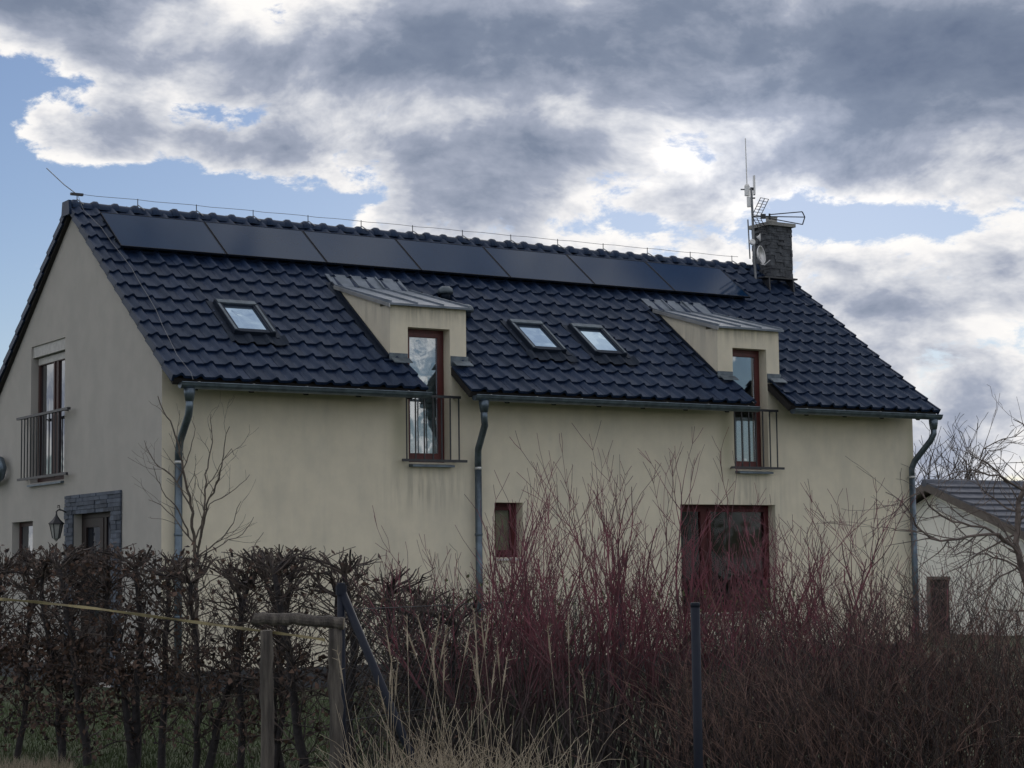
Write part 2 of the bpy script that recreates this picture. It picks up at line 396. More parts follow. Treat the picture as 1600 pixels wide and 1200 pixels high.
# gable wall (left): vertical strips up to the roof line
def roof_z(v): return 4.53+(.63+min(v, HW-v))*.732-.06
GW = (4.143, 5.826, 3.30, 5.65); GD = (1.948, 3.652, .05, 2.72); GS = (5.66, 6.75, 1.75, 2.66)
def gable(u, sign, holes, name, m, thick=.3):
    b = MB(); vs_ = sorted({0, VR, HW, *[h[k] for h in holes for k in (0, 1)]}); t = u+sign*thick
    for a, c in zip(vs_[:-1], vs_[1:]):
        mid = (a+c)/2; hs = sorted([h for h in holes if h[0] < mid < h[1]], key=lambda h: h[2]); z = 0.
        for h in hs+[None]:
            z1 = (h[2], h[2]) if h else (roof_z(a), roof_z(c))
            q = [(u, a, z), (u, c, z), (u, c, z1[1]), (u, a, z1[0])]
            b.add(q, [(0, 1, 2, 3)]); b.add([(t, y, zz) for (_, y, zz) in q], [(3, 2, 1, 0)])
            if h: z = h[3]
    for h in holes:
        for (ya, za, yb, zb) in ((h[0], h[2], h[1], h[2]), (h[1], h[2], h[1], h[3]), (h[1], h[3], h[0], h[3]), (h[0], h[3], h[0], h[2])):
            b.add([(u, ya, za), (u, yb, zb), (t, yb, zb), (t, ya, za)], [(0, 1, 2, 3)])
    return b.build(name, m, house)
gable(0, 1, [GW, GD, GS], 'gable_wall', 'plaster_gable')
gable(HL, -1, [], 'gable_wall', 'plaster_cream')
MB().add([(0, HW, 0), (HL, HW, 0), (HL, HW, 4.9), (0, HW, 4.9)], [(0, 1, 2, 3)]).build('rear_wall', 'plaster_cream', house)
pl = MB(); pl.box((-.03, -.03, -.1), (HL+.03, .0-.004, .30)); pl.box((-.03, -.004, -.1), (-.004, 1.5, .30)); pl.box((-.03, 4.1, -.1), (-.004, HW, .30))
pl.build('plinth', 'plinth', house)

# ---- roof deck and underside
roof = MB()
def deck(b, ua, ub, s0, s1, th=.10, off=-.005):
    p = [R(ua, s0, off), R(ub, s0, off), R(ub, s1, off), R(ua, s1, off)]; q = [k-NV*th for k in p]
    b.add(p+q, [(0, 1, 2, 3), (7, 6, 5, 4), (0, 4, 5, 1), (1, 5, 6, 2), (2, 6, 7, 3), (3, 7, 4, 0)])
NS = .80; NG = .015
segs = [(U0+.02, D1[0]-NG), (D1[1]+NG, D2[0]-NG), (D2[1]+NG, U1-.02)]
for a, c in segs: deck(roof, a, c, .02, NS, .10)
# above the notch the deck leaves the dormer boxes open
for a, c in ((U0+.02, M1[0]), (M1[1], M2[0]), (M2[1], U1-.02)): deck(roof, a, c, NS+.003, SL, .10)
for a, c in (M1, M2): deck(roof, a+.003, c-.003, 3.0, SL, .10)
# rear slope
def RB(u, s, off=0.):
    p = R(u, s, off); return Vector((p.x, HW-p.y, p.z))
p = [RB(U0+.02, .02), RB(U1-.02, .02), RB(U1-.02, SL), RB(U0+.02, SL)]; nb = Vector((0, SV.z, SV.y)); q = [k-nb*.1 for k in p]
roof.add(p+q, [(3, 2, 1, 0), (4, 5, 6, 7), (1, 5, 4, 0), (2, 6, 5, 1), (3, 7, 6, 2), (0, 4, 7, 3)])
roof = roof.build('roof', 'roof_board', house)
for k in range(17):
    u = .35+k*.9
    if any(d[0]-.12 < u < d[1]+.12 for d in (D1, D2)): continue
    a = R(u-.04, .10, -.108); MB().obox(a, (.08, 0, 0), SV*1.0, NV*-.13).build('rafter_tail', 'roof_board', roof)

# ---- tiles
NR, NC = 14, 50
TW = (U1-U0)/NC; TP = SL/NR
def hump(t):                      # profile across one tile, 0..1
    t = t % 1.0; d = abs(t-.36)
    return .060*(.5+.5*math.cos(math.pi*min(d/.27, 1)))+.004*math.cos(2*math.pi*t)
PROF = [0, .09, .16, .22, .29, .36, .43, .50, .56, .63, .82, 1.0]
def tile_geo(t0=0., t1=1., length=None):
    ts = [t0]+[t for t in PROF if t0+.01 < t < t1-.01]+[t1]; n = len(ts); L = length or TP+.05
    V = []
    for (yy, z) in ((0, .010), (0, .056), (L, .012)):
        for t in ts: V.append((t*TW, yy+(.006*math.cos(t*9) if yy == 0 else 0), z+hump(t)))
    F = []
    for i in range(n-1):
        F.append((i, i+1, n+i+1, n+i)); F.append((n+i, n+i+1, 2*n+i+1, 2*n+i))
    F.append((0, n, 2*n)); F.append((n-1, 3*n-1, 2*n-1))
    return V, F
def tile_mesh(V, F, m='tile'):
    b = MB(); b.v = list(V); b.f = list(F); me = b.mesh('tile', m); return me
BASIS = Matrix(((1, 0, 0), (0, SV.y, NV.y), (0, SV.z, NV.z))).to_4x4()
FULL = tile_geo(); full_me = tile_mesh(*FULL)
slots = []
rng = random.Random(5)
for r in range(NR):
    for c in range(NC):
        u = U0+c*TW; s = r*TP; uc = u+TW/2; sc = s+TP/2
        if any(m[0]+.05 < u and u+TW < m[1]-.05 and .70 < s and sc < 3.2 for m in (M1, M2)): continue
        t0, t1 = 0., 1.
        if r < 2:
            for d in (D1, D2):
                a, b = d[0]-NG, d[1]+NG
                if u >= a and u+TW <= b: t0 = t1 = 0
                elif u < a < u+TW: t1 = min(t1, (a-u)/TW)
                elif u < b < u+TW: t0 = max(t0, (b-u)/TW)
            if r == 1:             # only the part of the second row that overhangs is notched: cut flush as well, flashing covers it
                pass
        if t1-t0 < .06: continue
        slots.append((r, c, u, s, t0, t1))
def seen(u, s):                   # hidden under the solar panels or behind a dormer?
    if s > 4.0 and .35 < u < 13.0: return False
    for m in (M1, M2):
        if m[0]-.1 < u < m[1] and .9 < s < 3.5: return False
        if m[1] < u < m[1]+.5 and 1.6 < s < 3.0: return False
    return True
camv = Vector(CAM)
order = sorted(range(len(slots)), key=lambda k: (not seen(slots[k][2]+TW/2, slots[k][3]+TP/2), (R(slots[k][2], slots[k][3])-camv).length))
near = set(order[:300]); rest = MB()
for k, (r, c, u, s, t0, t1) in enumerate(slots):
    M = Matrix.Translation(R(u+rng.uniform(-.003, .003), s+rng.uniform(-.006, .006), rng.uniform(-.002, .004))) @ BASIS @ Matrix.Rotation(rng.uniform(-.008, .008), 4, 'Z') @ Matrix.Rotation(rng.uniform(-.006, .006), 4, 'Y')
    g = FULL if (t0, t1) == (0., 1.) else tile_geo(t0, t1)
    if k in near:
        o = link('tile', full_me if g is FULL else tile_mesh(*g), roof); o.matrix_local = M
    else:
        rest.add([M @ Vector(v) for v in g[0]], g[1])
tag(rest.build('roof_tiles', 'tile_far', roof), kind='stuff')
# verge tiles: side flaps along both gable edges
vb = MB(); vb.prism([(0, -.035), (TP+.04, -.075), (TP+.04, .030), (0, .075)], 0, -.022, .012); vme = vb.mesh('verge_tile', 'tile')
for r in range(NR):
    for u in (U0, U1):
        o = link('verge_tile', vme, roof); o.matrix_local = Matrix.Translation(R(u+(.0 if u < 1 else .02), r*TP, .0)) @ BASIS
    o = link('verge_tile', vme, roof)
    MBk = Matrix.Translation(RB(U0, r*TP, .0)) @ Matrix(((1, 0, 0), (0, -SV.y, -NV.y), (0, SV.z, NV.z))).to_4x4(); o.matrix_local = MBk
    ob = link('tile', full_me, roof); ob.matrix_local = MBk
# ridge tiles
rb = MB(); n = 8; RP = .352
ring = lambda x_, sc_: [(x_, .145*sc_*math.cos(math.pi*k/n), -.03+.125*sc_*math.sin(math.pi*k/n)) for k in range(n+1)]
for (xa, sa, xb, sb) in ((0, 1.0, .055, 1.26), (.055, 1.26, .10, 1.26), (.10, 1.26, .115, 1.02), (.115, 1.02, RP+.03, .95)):
    A, B = ring(xa, sa), ring(xb, sb); rb.add(A+B, [(i, i+1, n+1+i+1, n+1+i) for i in range(n)])
rme = rb.mesh('ridge_tile', 'tile', True)
k = 0
while U0+k*RP < 14.45:
    o = link('ridge_tile', rme, roof); o.location = (U0+.02+k*RP, VR, 7.77+rng.uniform(-.004, .004)); k += 1
cap = MB(); cap.prism([(VR-.19, 7.62), (VR+.19, 7.62), (VR+.15, 7.86), (VR-.15, 7.86)], 0, U0-.05, U0+.0); cap.build('ridge_end_cap', 'tile', roof)

# ---- dormers
for mi, (m, d) in enumerate(((M1, D1), (M2, D2))):
    dm = empty('dormer'); dm.parent = house; dm['label'] = ('left' if mi == 0 else 'right')+' dormer with cream cheeks and seamed zinc roof'
    # cheeks
    st = 3.15
    for ui, u in enumerate((m[0], m[1])):
        w = .10 if ui == 0 else -.10
        b = MB(); top0 = ZM; pt = R(0, st, .0)
        v0_ = .3205; ft = v0_/pt.y; poly = [(v0_, 4.80+(pt.z-.15-4.80)*ft), (v0_, ZM+(pt.z+.02-ZM)*ft), (pt.y, pt.z+.02), (pt.y, pt.z-.15)]
        if ui == 0: b.prism(poly, 0, u, u+.1)
        else: b.prism(poly, 0, u-.1, u)
        # keep the outer cheek face flush with the front wall edge
        b.build('cheek', 'plaster_cream', dm)
    # flat metal roof
    pt = R(0, 3.2, .075); e_ = .05
    b = MB(); ya, za = -.10, ZM+.022; yb, zb = pt.y, pt.z
    b.add([(m[0]-e_, ya, za), (m[1]+e_, ya, za), (m[1]+e_, yb, zb), (m[0]-e_, yb, zb), (m[0]-e_, ya, za-.035), (m[1]+e_, ya, za-.035), (m[1]+e_, yb, zb-.035), (m[0]-e_, yb, zb-.035)],
          [(0, 1, 2, 3), (7, 6, 5, 4), (0, 4, 5, 1), (1, 5, 6, 2), (3, 7, 4, 0), (2, 6, 7, 3)])
    b.build('metal_roof', 'zinc_roof', dm)
    b = MB(); a1 = R(0, 3.2, .078); a2 = R(0, 3.62, .07)
    b.obox((m[0]-.0, a1.y, a1.z), (m[1]-m[0]+.02, 0, 0), a2-a1, NV*-.02); b.build('apron', 'zinc_roof', dm)
    for k in range(4):
        u = m[0]-.03+k*(m[1]-m[0]+.06-.02)/3
        b = MB(); dv = Vector((0, yb-ya-.05, (zb-za)*(yb-ya-.05)/(yb-ya))); b.obox((u, ya+.02, za), (.022, 0, 0), dv, (0, 0, .035)); b.build('seam', 'zinc_roof', dm)
        if 0 < k < 3: MB().obox((u, a1.y, a1.z), (.022, 0, 0), (a2-a1)*.95, NV*.03).build('seam', 'zinc_roof', dm)
    b = MB(); b.obox((m[0]-.062, ya, za-.075), (.012, 0, 0), (0, yb-ya-.1, zb-za), (0, 0, .06)); b.build('verge_trim', 'zinc_edge', dm)
    # flashing beside the left cheek, soakers at the front
    b = MB(); b.obox(R(m[0]-.14, .85, .052), (.145, 0, 0), SV*2.45, NV*.02); b.build('side_flashing', 'flashing', dm)
    b = MB(); b.obox(R(m[0]-.02, .85, .06), (-.03, 0, 0), SV*2.4, NV*.06); b.build('side_flashing', 'flashing', dm)
    b = MB(); b.obox(R(m[1]-.0, .85, .052), (.12, 0, 0), SV*2.4, NV*.02); b.build('side_flashing', 'flashing', dm)
    for (a, c) in ((m[0]-.02, d[0]-.01), (d[1]+.01, m[1]+.03)):
        b = MB(); b.prism([(-.004, 5.02), (-.012, 5.16), (-.004, 5.165), (.002, 5.02)], 0, a, c)
        f0 = R(0, .80, .085); f1 = R(0, .66, .092)
        b.obox((a, f0.y-.03, f0.z), (c-a, 0, 0), f1-f0, (0, 0, .012)); b.obox((a, -.012, 5.0), (c-a, 0, 0), (0, .012, 0), (0, 0, .16))
        b.build('front_flashing', 'lead_grey', dm)

# ---- French windows in the dormers
def frame_rect(b, u0, u1, z0, z1, w, v0, v1, wb=None):
    wb = wb or w
    b.box((u0, v0, z0), (u0+w, v1, z1)); b.box((u1-w, v0, z0), (u1, v1, z1)); b.box((u0+w, v0, z1-w), (u1-w, v1, z1)); b.box((u0+w, v0, z0), (u1-w, v1, z0+wb))
def french(d, which, idx):
    fw = MB(); e_ = .004
    frame_rect(fw, d[0]+e_, d[1]-e_, ZB+e_, ZT-e_, .055, .20, .28)
    w = fw.build('french_window', 'mahogany', house); w['label'] = which
    lf = MB(); frame_rect(lf, d[0]+.062, d[1]-.062, ZB+.064, ZT-.064, .065, .175, .245, .09); lf.build('casement', 'mahogany', w)
    g = MB(); g.box((d[0]+.13, .208, ZB+.16), (d[1]-.13, .216, ZT-.132)); g.build('pane', 'pane_bright', w)
    cu = MB(); nfold = 26; zt = ZB+1.02 if idx == 0 else ZB+.95
    top = zt+.38 if idx == 0 else zt
    for i in range(nfold):
        t0, t1 = i/nfold, (i+1)/nfold; ua = d[0]+.08+t0*(d[1]-d[0]-.16); ub = d[0]+.08+t1*(d[1]-d[0]-.16)
        ya = .34+.007*math.sin(t0*34); yb = .34+.007*math.sin(t1*34)
        cu.add([(ua, ya, ZB+.05), (ub, yb, ZB+.05), (ub, yb, top), (ua, ya, top)], [(0, 1, 2, 3)])
    cu.build('curtain', 'curtain', w)
    if idx == 0:
        bl = MB(); bl.box((d[0]+.06, .37, ZB+1.40), (d[1]-.06, .38, ZT-.05)); bl.build('blind', 'curtain', w)
        # flat grey-green shape behind the pane
        pm = MB(); r_ = random.Random(2)
        outl = [(.62, 1.62), (.52, 1.42), (.42, 1.20), (.38, .95), (.28, .86), (.36, .80), (.42, .62), (.48, .42), (.60, .36), (.70, .40), (.70, 1.66)]
        pm.prism([(d[0]+a, ZB+b) for a, b in outl], 1, .285, .31); pm.build('window_shape', 'shape_grey_green', w)
    si = MB(); si.prism([(-.13, ZB-.075), (-.13, ZB-.045), (.17, ZB-.004), (.17, ZB-.075)], 0, d[0]+.003, d[1]-.003); si.build('sill', 'zinc', w)
    bk = MB(); bk.box((d[0]-.2, 1.6, ZB-.1), (d[1]+.2, 1.62, ZT+.2)); bk.box((d[0]-.2, .4, ZB-.1), (d[1]+.2, 1.6, ZB-.08)); bk.build('room_back', 'room_dark', w)
    # balcony guard
    gd = empty('balcony_guard'); gd.parent = house
    v = -.17; u0, u1 = d[0]-.14, d[0]+.84
    MB().box((u0-.07, v-.02, ZB+.0), (u1+.13, v+.02, ZB+.04)).build('bottom_rail', 'steel_dark', gd)
    MB().box((u0, v-.02, ZB+1.02), (u1+.02, v+.02, ZB+1.06)).build('top_rail', 'steel_dark', gd)
    for k in range(7):
        u = u0+.012+k*(u1-u0-.024)/6; MB().box((u-.009, v-.009, ZB+.04), (u+.009, v+.009, ZB+1.02)).build('bar', 'steel_dark', gd)
    for u in (u0+.03, u1-.02):
        for z in (ZB+.01, ZB+1.03): MB().box((u, v+.02, z), (u+.025, .0, z+.02)).build('wall_bracket', 'steel_dark', gd)
french(D1, 'French window in left dormer with curtain and dark shape', 0)
french(D2, 'French window in right dormer with short white curtain', 1)

# ---- ground floor windows of the front
def window(u0, u1, z0, z1, mull, label, sill=True):
    b = MB(); e_ = .004; frame_rect(b, u0+e_, u1-e_, z0+e_, z1-e_, .055, .19, .27)
    for mu in mull: b.box((mu-.05, .19, z0+.06), (mu+.05, .269, z1-.06))
    w = b.build('window', 'mahogany_aged', house); w['label'] = label
    xs = [u0+.06]+[q for mu in mull for q in (mu-.05, mu+.05)]+[u1-.06]
    for a, c in zip(xs[::2], xs[1::2]):
        b = MB(); frame_rect(b, a+.002, c-.002, z0+.062, z1-.062, .06, .17, .24); b.build('casement', 'mahogany_aged', w)
        MB().box((a+.062, .20, z0+.122), (c-.062, .208, z1-.122)).build('pane', 'pane', w)
    if sill: MB().prism([(-.05, z0-.05), (-.05, z0-.02), (.16, z0-.004), (.16, z0-.05)], 0, u0+.003, u1-.003).build('sill', 'zinc_edge', w)
    MB().box((u0-.3, 1.8, z0-.3), (u1+.3, 1.82, z1+.3)).build('room_back', 'room_dark', w)
    return w
w = window(SW[0], SW[1], SW[2], SW[3], [], 'narrow ground floor window with red brown frame')
MB().box((SW[0]+.06, .275, SW[2]+.06), (SW[1]-.06, .285, SW[3]-.06)).build('curtain', 'olive_cloth', w)
w = window(BW[0], BW[1], BW[2], BW[3], [BW[0]+.68], 'wide ground floor window behind the red shrubs')

# ---- gable French window with guard, blind box
gw = MB(); a, c, z0, z1 = GW
def gframe(b, a, c, z0, z1, w, u0, u1):
    b.box((u0, a, z0), (u1, a+w, z1)); b.box((u0, c-w, z0), (u1, c, z1)); b.box((u0, a+w, z1-w), (u1, c-w, z1)); b.box((u0, a+w, z0), (u1, c-w, z0+w))
gframe(gw, a+.004, c-.004, z0+.004, z1-.20, .07, .13, .21); mid = (a+c)/2-.1
gw.box((.128, mid-.06, z0+.07), (.212, mid+.06, z1-.27))
gw = gw.build('french_window', 'frame_dark', house); gw['label'] = 'French window high in the gable with white blind box'
for (p_, q_) in ((a+.075, mid-.062), (mid+.062, c-.075)):
    b = MB(); gframe(b, p_, q_, z0+.076, z1-.272, .06, .11, .18); b.build('casement', 'frame_dark', gw)
    MB().box((.14, p_+.06, z0+.136), (.148, q_-.06, z1-.332)).build('pane', 'pane_gable', gw)
MB().box((.03, a+.004, z1-.19), (.24, c-.004, z1-.004)).build('blind_box', 'white_frame', gw)
MB().box((.10, a+.09, z1-.32), (.125, c-.09, z1-.205)).build('roller_blind', 'white_frame', gw)
MB().prism([(-.06, z0-.06), (.12, z0-.06), (.12, z0-.005), (-.06, z0-.03)], 1, a+.003, c-.003).build('sill', 'zinc', gw)
gd = empty('balcony_guard'); gd.parent = house
MB().box((-.16, 3.62, 3.35), (-.12, 6.05, 3.39)).build('bottom_rail', 'steel_dark', gd)
MB().box((-.17, 3.55, 4.40), (-.11, 6.08, 4.44)).build('top_rail', 'steel_dark', gd)
for k in range(13):
    v = 4.02+k*.155; MB().box((-.149, v-.009, 3.39), (-.131, v+.009, 4.40)).build('bar', 'steel_dark', gd)
for v in (3.95, 5.95):
    for z in (3.36, 4.41): MB().box((-.12, v, z), (0, v+.025, z+.02)).build('wall_bracket', 'steel_dark', gd)

# ---- entrance with stone surround
sur = MB(); S0, S1, SZ = 1.55, 4.02, 3.03
for (ya, yb, za, zb) in ((S0+.01, GD[0]-.003, .0, SZ-.01), (GD[1]+.003, S1-.01, .0, SZ-.01), (GD[0]-.003, GD[1]+.003, GD[3]+.003, SZ-.01)): sur.box((-.012, ya, za), (-.003, yb, zb))
sur = sur.build('door_surround', 'stone_grey', house); r_ = random.Random(11)
row = 0; z = .35
while z < SZ-.02:
    h = min(r_.choice((.05, .065, .08)), SZ-z)
    spans = [(S0, GD[0]), (GD[1], S1)] if z+h/2 < GD[3] else [(S0, S1)]
    if z+h/2 < GD[3] < z+h: h = GD[3]-z
    for (p_, q_) in spans:
        y = p_
        while y < q_-.01:
            w_ = min(r_.uniform(.14, .36), q_-y)
            if q_-y-w_ < .09: w_ = q_-y
            dp = r_.uniform(.022, .045)
            MB().box((-dp, y+.003, z+.003), (-.0125, y+w_-.003, z+h-.003)).build('stone', 'stone_grey', sur); y += w_
    z += h
dr = MB(); gframe(dr, GD[0]+.004, GD[1]-.004, .0, GD[3]-.004, .08, .13, .22); dr.box((.131, 2.55, .08), (.219, 2.66, GD[3]-.085))
dr = dr.build('door', 'door_brown', house)
MB().box((.15, GD[0]+.085, .09), (.19, 2.548, GD[3]-.09)).build('side_light', 'pane_door', dr)
b = MB(); gframe(b, 2.664, GD[1]-.09, .09, GD[3]-.09, .14, .12, .2); b.box((.14, 2.80, .23), (.18, GD[1]-.23, 1.0)); b.build('door_leaf', 'door_brown', dr)
MB().box((.155, 2.805, 1.0), (.165, GD[1]-.231, GD[3]-.231)).build('door_pane', 'pane_door', dr)
MB().tube([(.12, 2.74, 1.05), (.07, 2.74, 1.05), (.07, 2.86, 1.05)], .011, 6).build('handle', 'zinc', dr)
b = MB(); gframe(b, GS[0]+.004, GS[1]-.004, GS[2]+.004, GS[3]-.004, .07, .13, .2); b = b.build('window', 'frame_dark', house); b['label'] = 'small ground floor window at the far end of the gable'
MB().box((.15, GS[0]+.075, GS[2]+.075), (.158, GS[1]-.075, GS[3]-.075)).build('pane', 'pane_gable', b)

# wall lantern
ln = empty('wall_lantern', (-.35, 3.5, 2.35)); tag(ln, 'black coach lantern on a curved bracket beside the stone entrance', 'lantern')
def part(mb, name, m, par, loc): 
    o = mb.build(name, m, par); return o
lv = lambda *q: tuple(q)
MB().box((.31, .40, .28), (.345, .50, .50)).build('wall_plate', 'black_metal', ln)
MB().tube([(.32, .45, .40), (.2, .30, .43), (.08, .12, .43), (0, .0, .40), (0, 0, .34)], .012, 6).build('arm', 'black_metal', ln)
MB().tube([(.12, .17, .43), (.09, .12, .50), (.04, .05, .50), (.05, .07, .46)], .007, 5).build('scroll', 'black_metal', ln)
MB().lathe([(.012, .36), (.02, .33), (.06, .27), (.125, .21), (.125, .195)], (0, 0, 0), 6).build('hood', 'black_metal', ln)
MB().lathe([(.10, .194), (.055, -.03), (.03, -.05), (.01, -.08)], (0, 0, 0), 6).build('lantern_glass', 'lamp_glass', ln)
for k in range(6):
    t = math.pi/3*k+math.atan2(0, 1); ax = Vector((0, 0, 1)); a_ = ax.orthogonal().normalized(); b_ = ax.cross(a_); dd = a_*math.cos(t)+b_*math.sin(t)
    MB().tube([dd*.105+Vector((0, 0, .194)), dd*.058+Vector((0, 0, -.03))], .008, 4).build('glazing_bar', 'black_metal', ln)

# ---- gutters and downpipes
def gutter(u0, u1):
    b = MB(); n = 8; yc, zc, r = -.62, 4.475, .078
    pr = [(yc-r*math.cos(math.pi*k/n), zc-r*math.sin(math.pi*k/n)) for k in range(n+1)]; pr[0] = (yc-r-.004, zc+.012)
    pi_ = [(yc+(y-yc)*.93, zc+(z-zc)*.93+.002) for y, z in pr]
    m_ = len(pr); V = [(u, *q) for u in (u0, u1) for q in pr+pi_]; F = []
    for i in range(m_-1):
        F += [(i, i+1, 2*m_+i+1, 2*m_+i), (m_+i+1, m_+i, 3*m_+i, 3*m_+i+1)]
    F += [(0, 2*m_, 3*m_, m_), tuple(range(m_)), tuple(range(3*m_-1, 2*m_-1, -1))]
    b.add(V, F); b.tube([(u0, yc-r-.004, zc+.012), (u1, yc-r-.004, zc+.012)], .009, 5)
    g = b.build('gutter', 'zinc', house)
    k = u0+.25
    while k < u1-.05:
        MB().box((k, yc-r-.014, zc+.02), (k+.03, yc+r, zc+.026)).build('gutter_bracket', 'zinc_edge', g); k += .87
    return g
for a, c in ((.02, D1[0]+.03), (D1[1]+.07, D2[0]+.02), (D2[1]+.05, U1+.05)): gutter(a, c)
def downpipe(ug, uw):
    b = MB(); b.lathe([(.085, 4.40), (.082, 4.33), (.062, 4.22)], (ug, -.62, 0), 12)
    b.tube([(ug, -.62, 4.24), (ug, -.62, 4.14), (ug+(uw-ug)*.25, -.56, 4.02), (ug+(uw-ug)*.8, -.18, 3.66), (uw, -.11, 3.52), (uw, -.11, 3.36)], .056, 12)
    b.tube([(uw, -.11, 3.38), (uw, -.11, -.05)], .058, 12)
    o = b.build('downpipe', 'zinc', house, True)
    for z in (3.36, 2.3, 1.1):
        c_ = MB(); c_.lathe([(.063, z-.02), (.066, z), (.063, z+.02)], (uw, -.11, 0), 12); c_.box((uw-.01, -.05, z-.015), (uw+.01, 0, z+.015)); c_.build('pipe_clamp', 'zinc_edge' if z > 3 else 'zinc', o)
downpipe(.17, .22); downpipe(5.18, 5.37); downpipe(14.93, 14.84)
# rear downpipe elbow that shows past the gable
MB().tube([(-.12, 7.75, 3.80), (-.15, 7.2, 3.79), (-.15, 6.98, 3.75), (-.15, 6.86, 3.62), (-.15, 6.98, 3.47), (-.15, 7.2, 3.43), (-.12, 7.75, 3.42)], .075, 12).build('vent_pipe', 'zinc', house, True)

# ---- skylights
for (ua, ub, lab) in ((1.30, 2.0, 'roof window nearest the gable'), (6.72, 7.40, 'roof window between dormers, left of the pair'), (7.98, 8.66, 'roof window between dormers, right of the pair')):
    sa, sb = 1.27, 2.24
    sk = empty('skylight'); sk.parent = house; sk['label'] = lab
    def rbox(u0, u1, s0, s1, o0, o1): return MB().obox(R(u0, s0, o0+(.035 if o0 > 0 else 0)), (u1-u0, 0, 0), SV*(s1-s0), NV*(o1-o0+(0 if o0 > 0 else .035)))
    fr = rbox(ua, ua+.09, sa, sb, .0, .135); q = rbox(ub-.09, ub, sa, sb, .0, .135); fr.add(q.v, q.f)
    q = rbox(ua+.09, ub-.09, sa, sa+.09, .0, .125); fr.add(q.v, q.f); q = rbox(ua+.09, ub-.09, sb-.14, sb, .0, .128); fr.add(q.v, q.f)
    fr.build('frame', 'flashing', sk)
    rbox(ua+.02, ub-.02, sb-.12, sb-.02, .129, .155).build('top_cover', 'lead_grey', sk)
    rbox(ua+.012, ua+.05, sa+.02, sb-.13, .136, .146).build('side_cover', 'lead_grey', sk); rbox(ub-.05, ub-.012, sa+.02, sb-.13, .136, .146).build('side_cover', 'lead_grey', sk)
    rbox(ua+.09, ub-.09, sa+.09, sb-.14, .095, .105).build('pane', 'pane_sky', sk)
    rbox(ua-.10, ua-.004, sa-.05, sb+.06, .045, .068).build('flashing', 'flashing', sk); rbox(ub+.004, ub+.10, sa-.05, sb+.06, .045, .068).build('flashing', 'flashing', sk)
    ap = MB(); nn = 18
    for i in range(nn):
        def pt(t, s): 
            u = ua-.12+t*(ub-ua+.26); return R(u, s, .072+hump((u-U0)/TW)*.9+(.02 if s > sa-.1 else .005))
        t0, t1 = i/nn, (i+1)/nn; ap.add([pt(t0, sa-.24), pt(t1, sa-.24), pt(t1, sa), pt(t0, sa)], [(0, 1, 2, 3)])
    ap.build('apron', 'flashing', sk)

# ---- roof vents
for (u, s, off) in ((5.92, 3.05, 0), (6.02, 2.42, 0)):
    base = R(u, s, .04); v = MB(); v.tube([base, base+Vector((0, 0, .16))], .085, 14); v = v.build('roof_vent', 'flashing', house, True)
    MB().lathe([(.13, .10), (.14, .14), (.12, .19), (.07, .225), (.01, .235)], base, 16).build('vent_cap', 'lead_grey', v, True)

# ---- chimney
CU0, CU1, CV0, CV1, CT = 14.42, 15.0, 3.30, 3.86, 8.60
ch = MB().box((CU0+.03, CV0+.03, 7.0), (CU1-.03, CV1-.03, CT)).build('chimney', 'chimney_stone', house)
cl = MB(); r_ = random.Random(4); z = 7.25
while z < CT-.005:
    h = min(r_.uniform(.045, .085), CT-z)
    for face in range(4):
        L = (CU1-CU0) if face in (0, 2) else (CV1-CV0); y = 0
        while y < L-.01:
            w_ = min(r_.uniform(.09, .26), L-y); dp = r_.uniform(-.018, .016)
            if face == 0: cl.box((CU0+y+.002, CV0-dp, z+.002), (CU0+y+w_-.002, CV0+.029, z+h-.002))
            elif face == 2: cl.box((CU0+y+.002, CV1-.029, z+.002), (CU0+y+w_-.002, CV1+dp, z+h-.002))
            elif face == 1: cl.box((CU0-dp, CV0+y+.002, z+.002), (CU0+.029, CV0+y+w_-.002, z+h-.002))
            else: cl.box((CU1-.029, CV0+y+.002, z+.002), (CU1+dp, CV0+y+w_-.002, z+h-.002))
            y += w_
    z += h
tag(cl.build('stone_cladding', 'chimney_stone', ch), kind='stuff')
MB().box((CU0-.06, CV0-.06, CT+.003), (CU1+.06, CV1+.06, CT+.075)).build('chimney_cap', 'concrete', ch)
MB().lathe([(.15, CT+.076), (.15, CT+.12), (.115, CT+.125), (.115, CT+.21), (.125, CT+.215), (.125, CT+.235), (.02, CT+.24)], ((CU0+CU1)/2, (CV0+CV1)/2, 0), 18).build('flue_pot', 'concrete', ch)
wk = MB().box((14.0, 2.98, 7.47), (14.85, 3.22, 7.50)); wk = wk.build('roof_step', 'steel_dark', house)
for u in (14.1, 14.72): MB().prism([(2.98, 7.468), (3.21, 7.468), (2.96, 7.2)], 0, u, u+.03).build('step_bracket', 'steel_dark', wk)

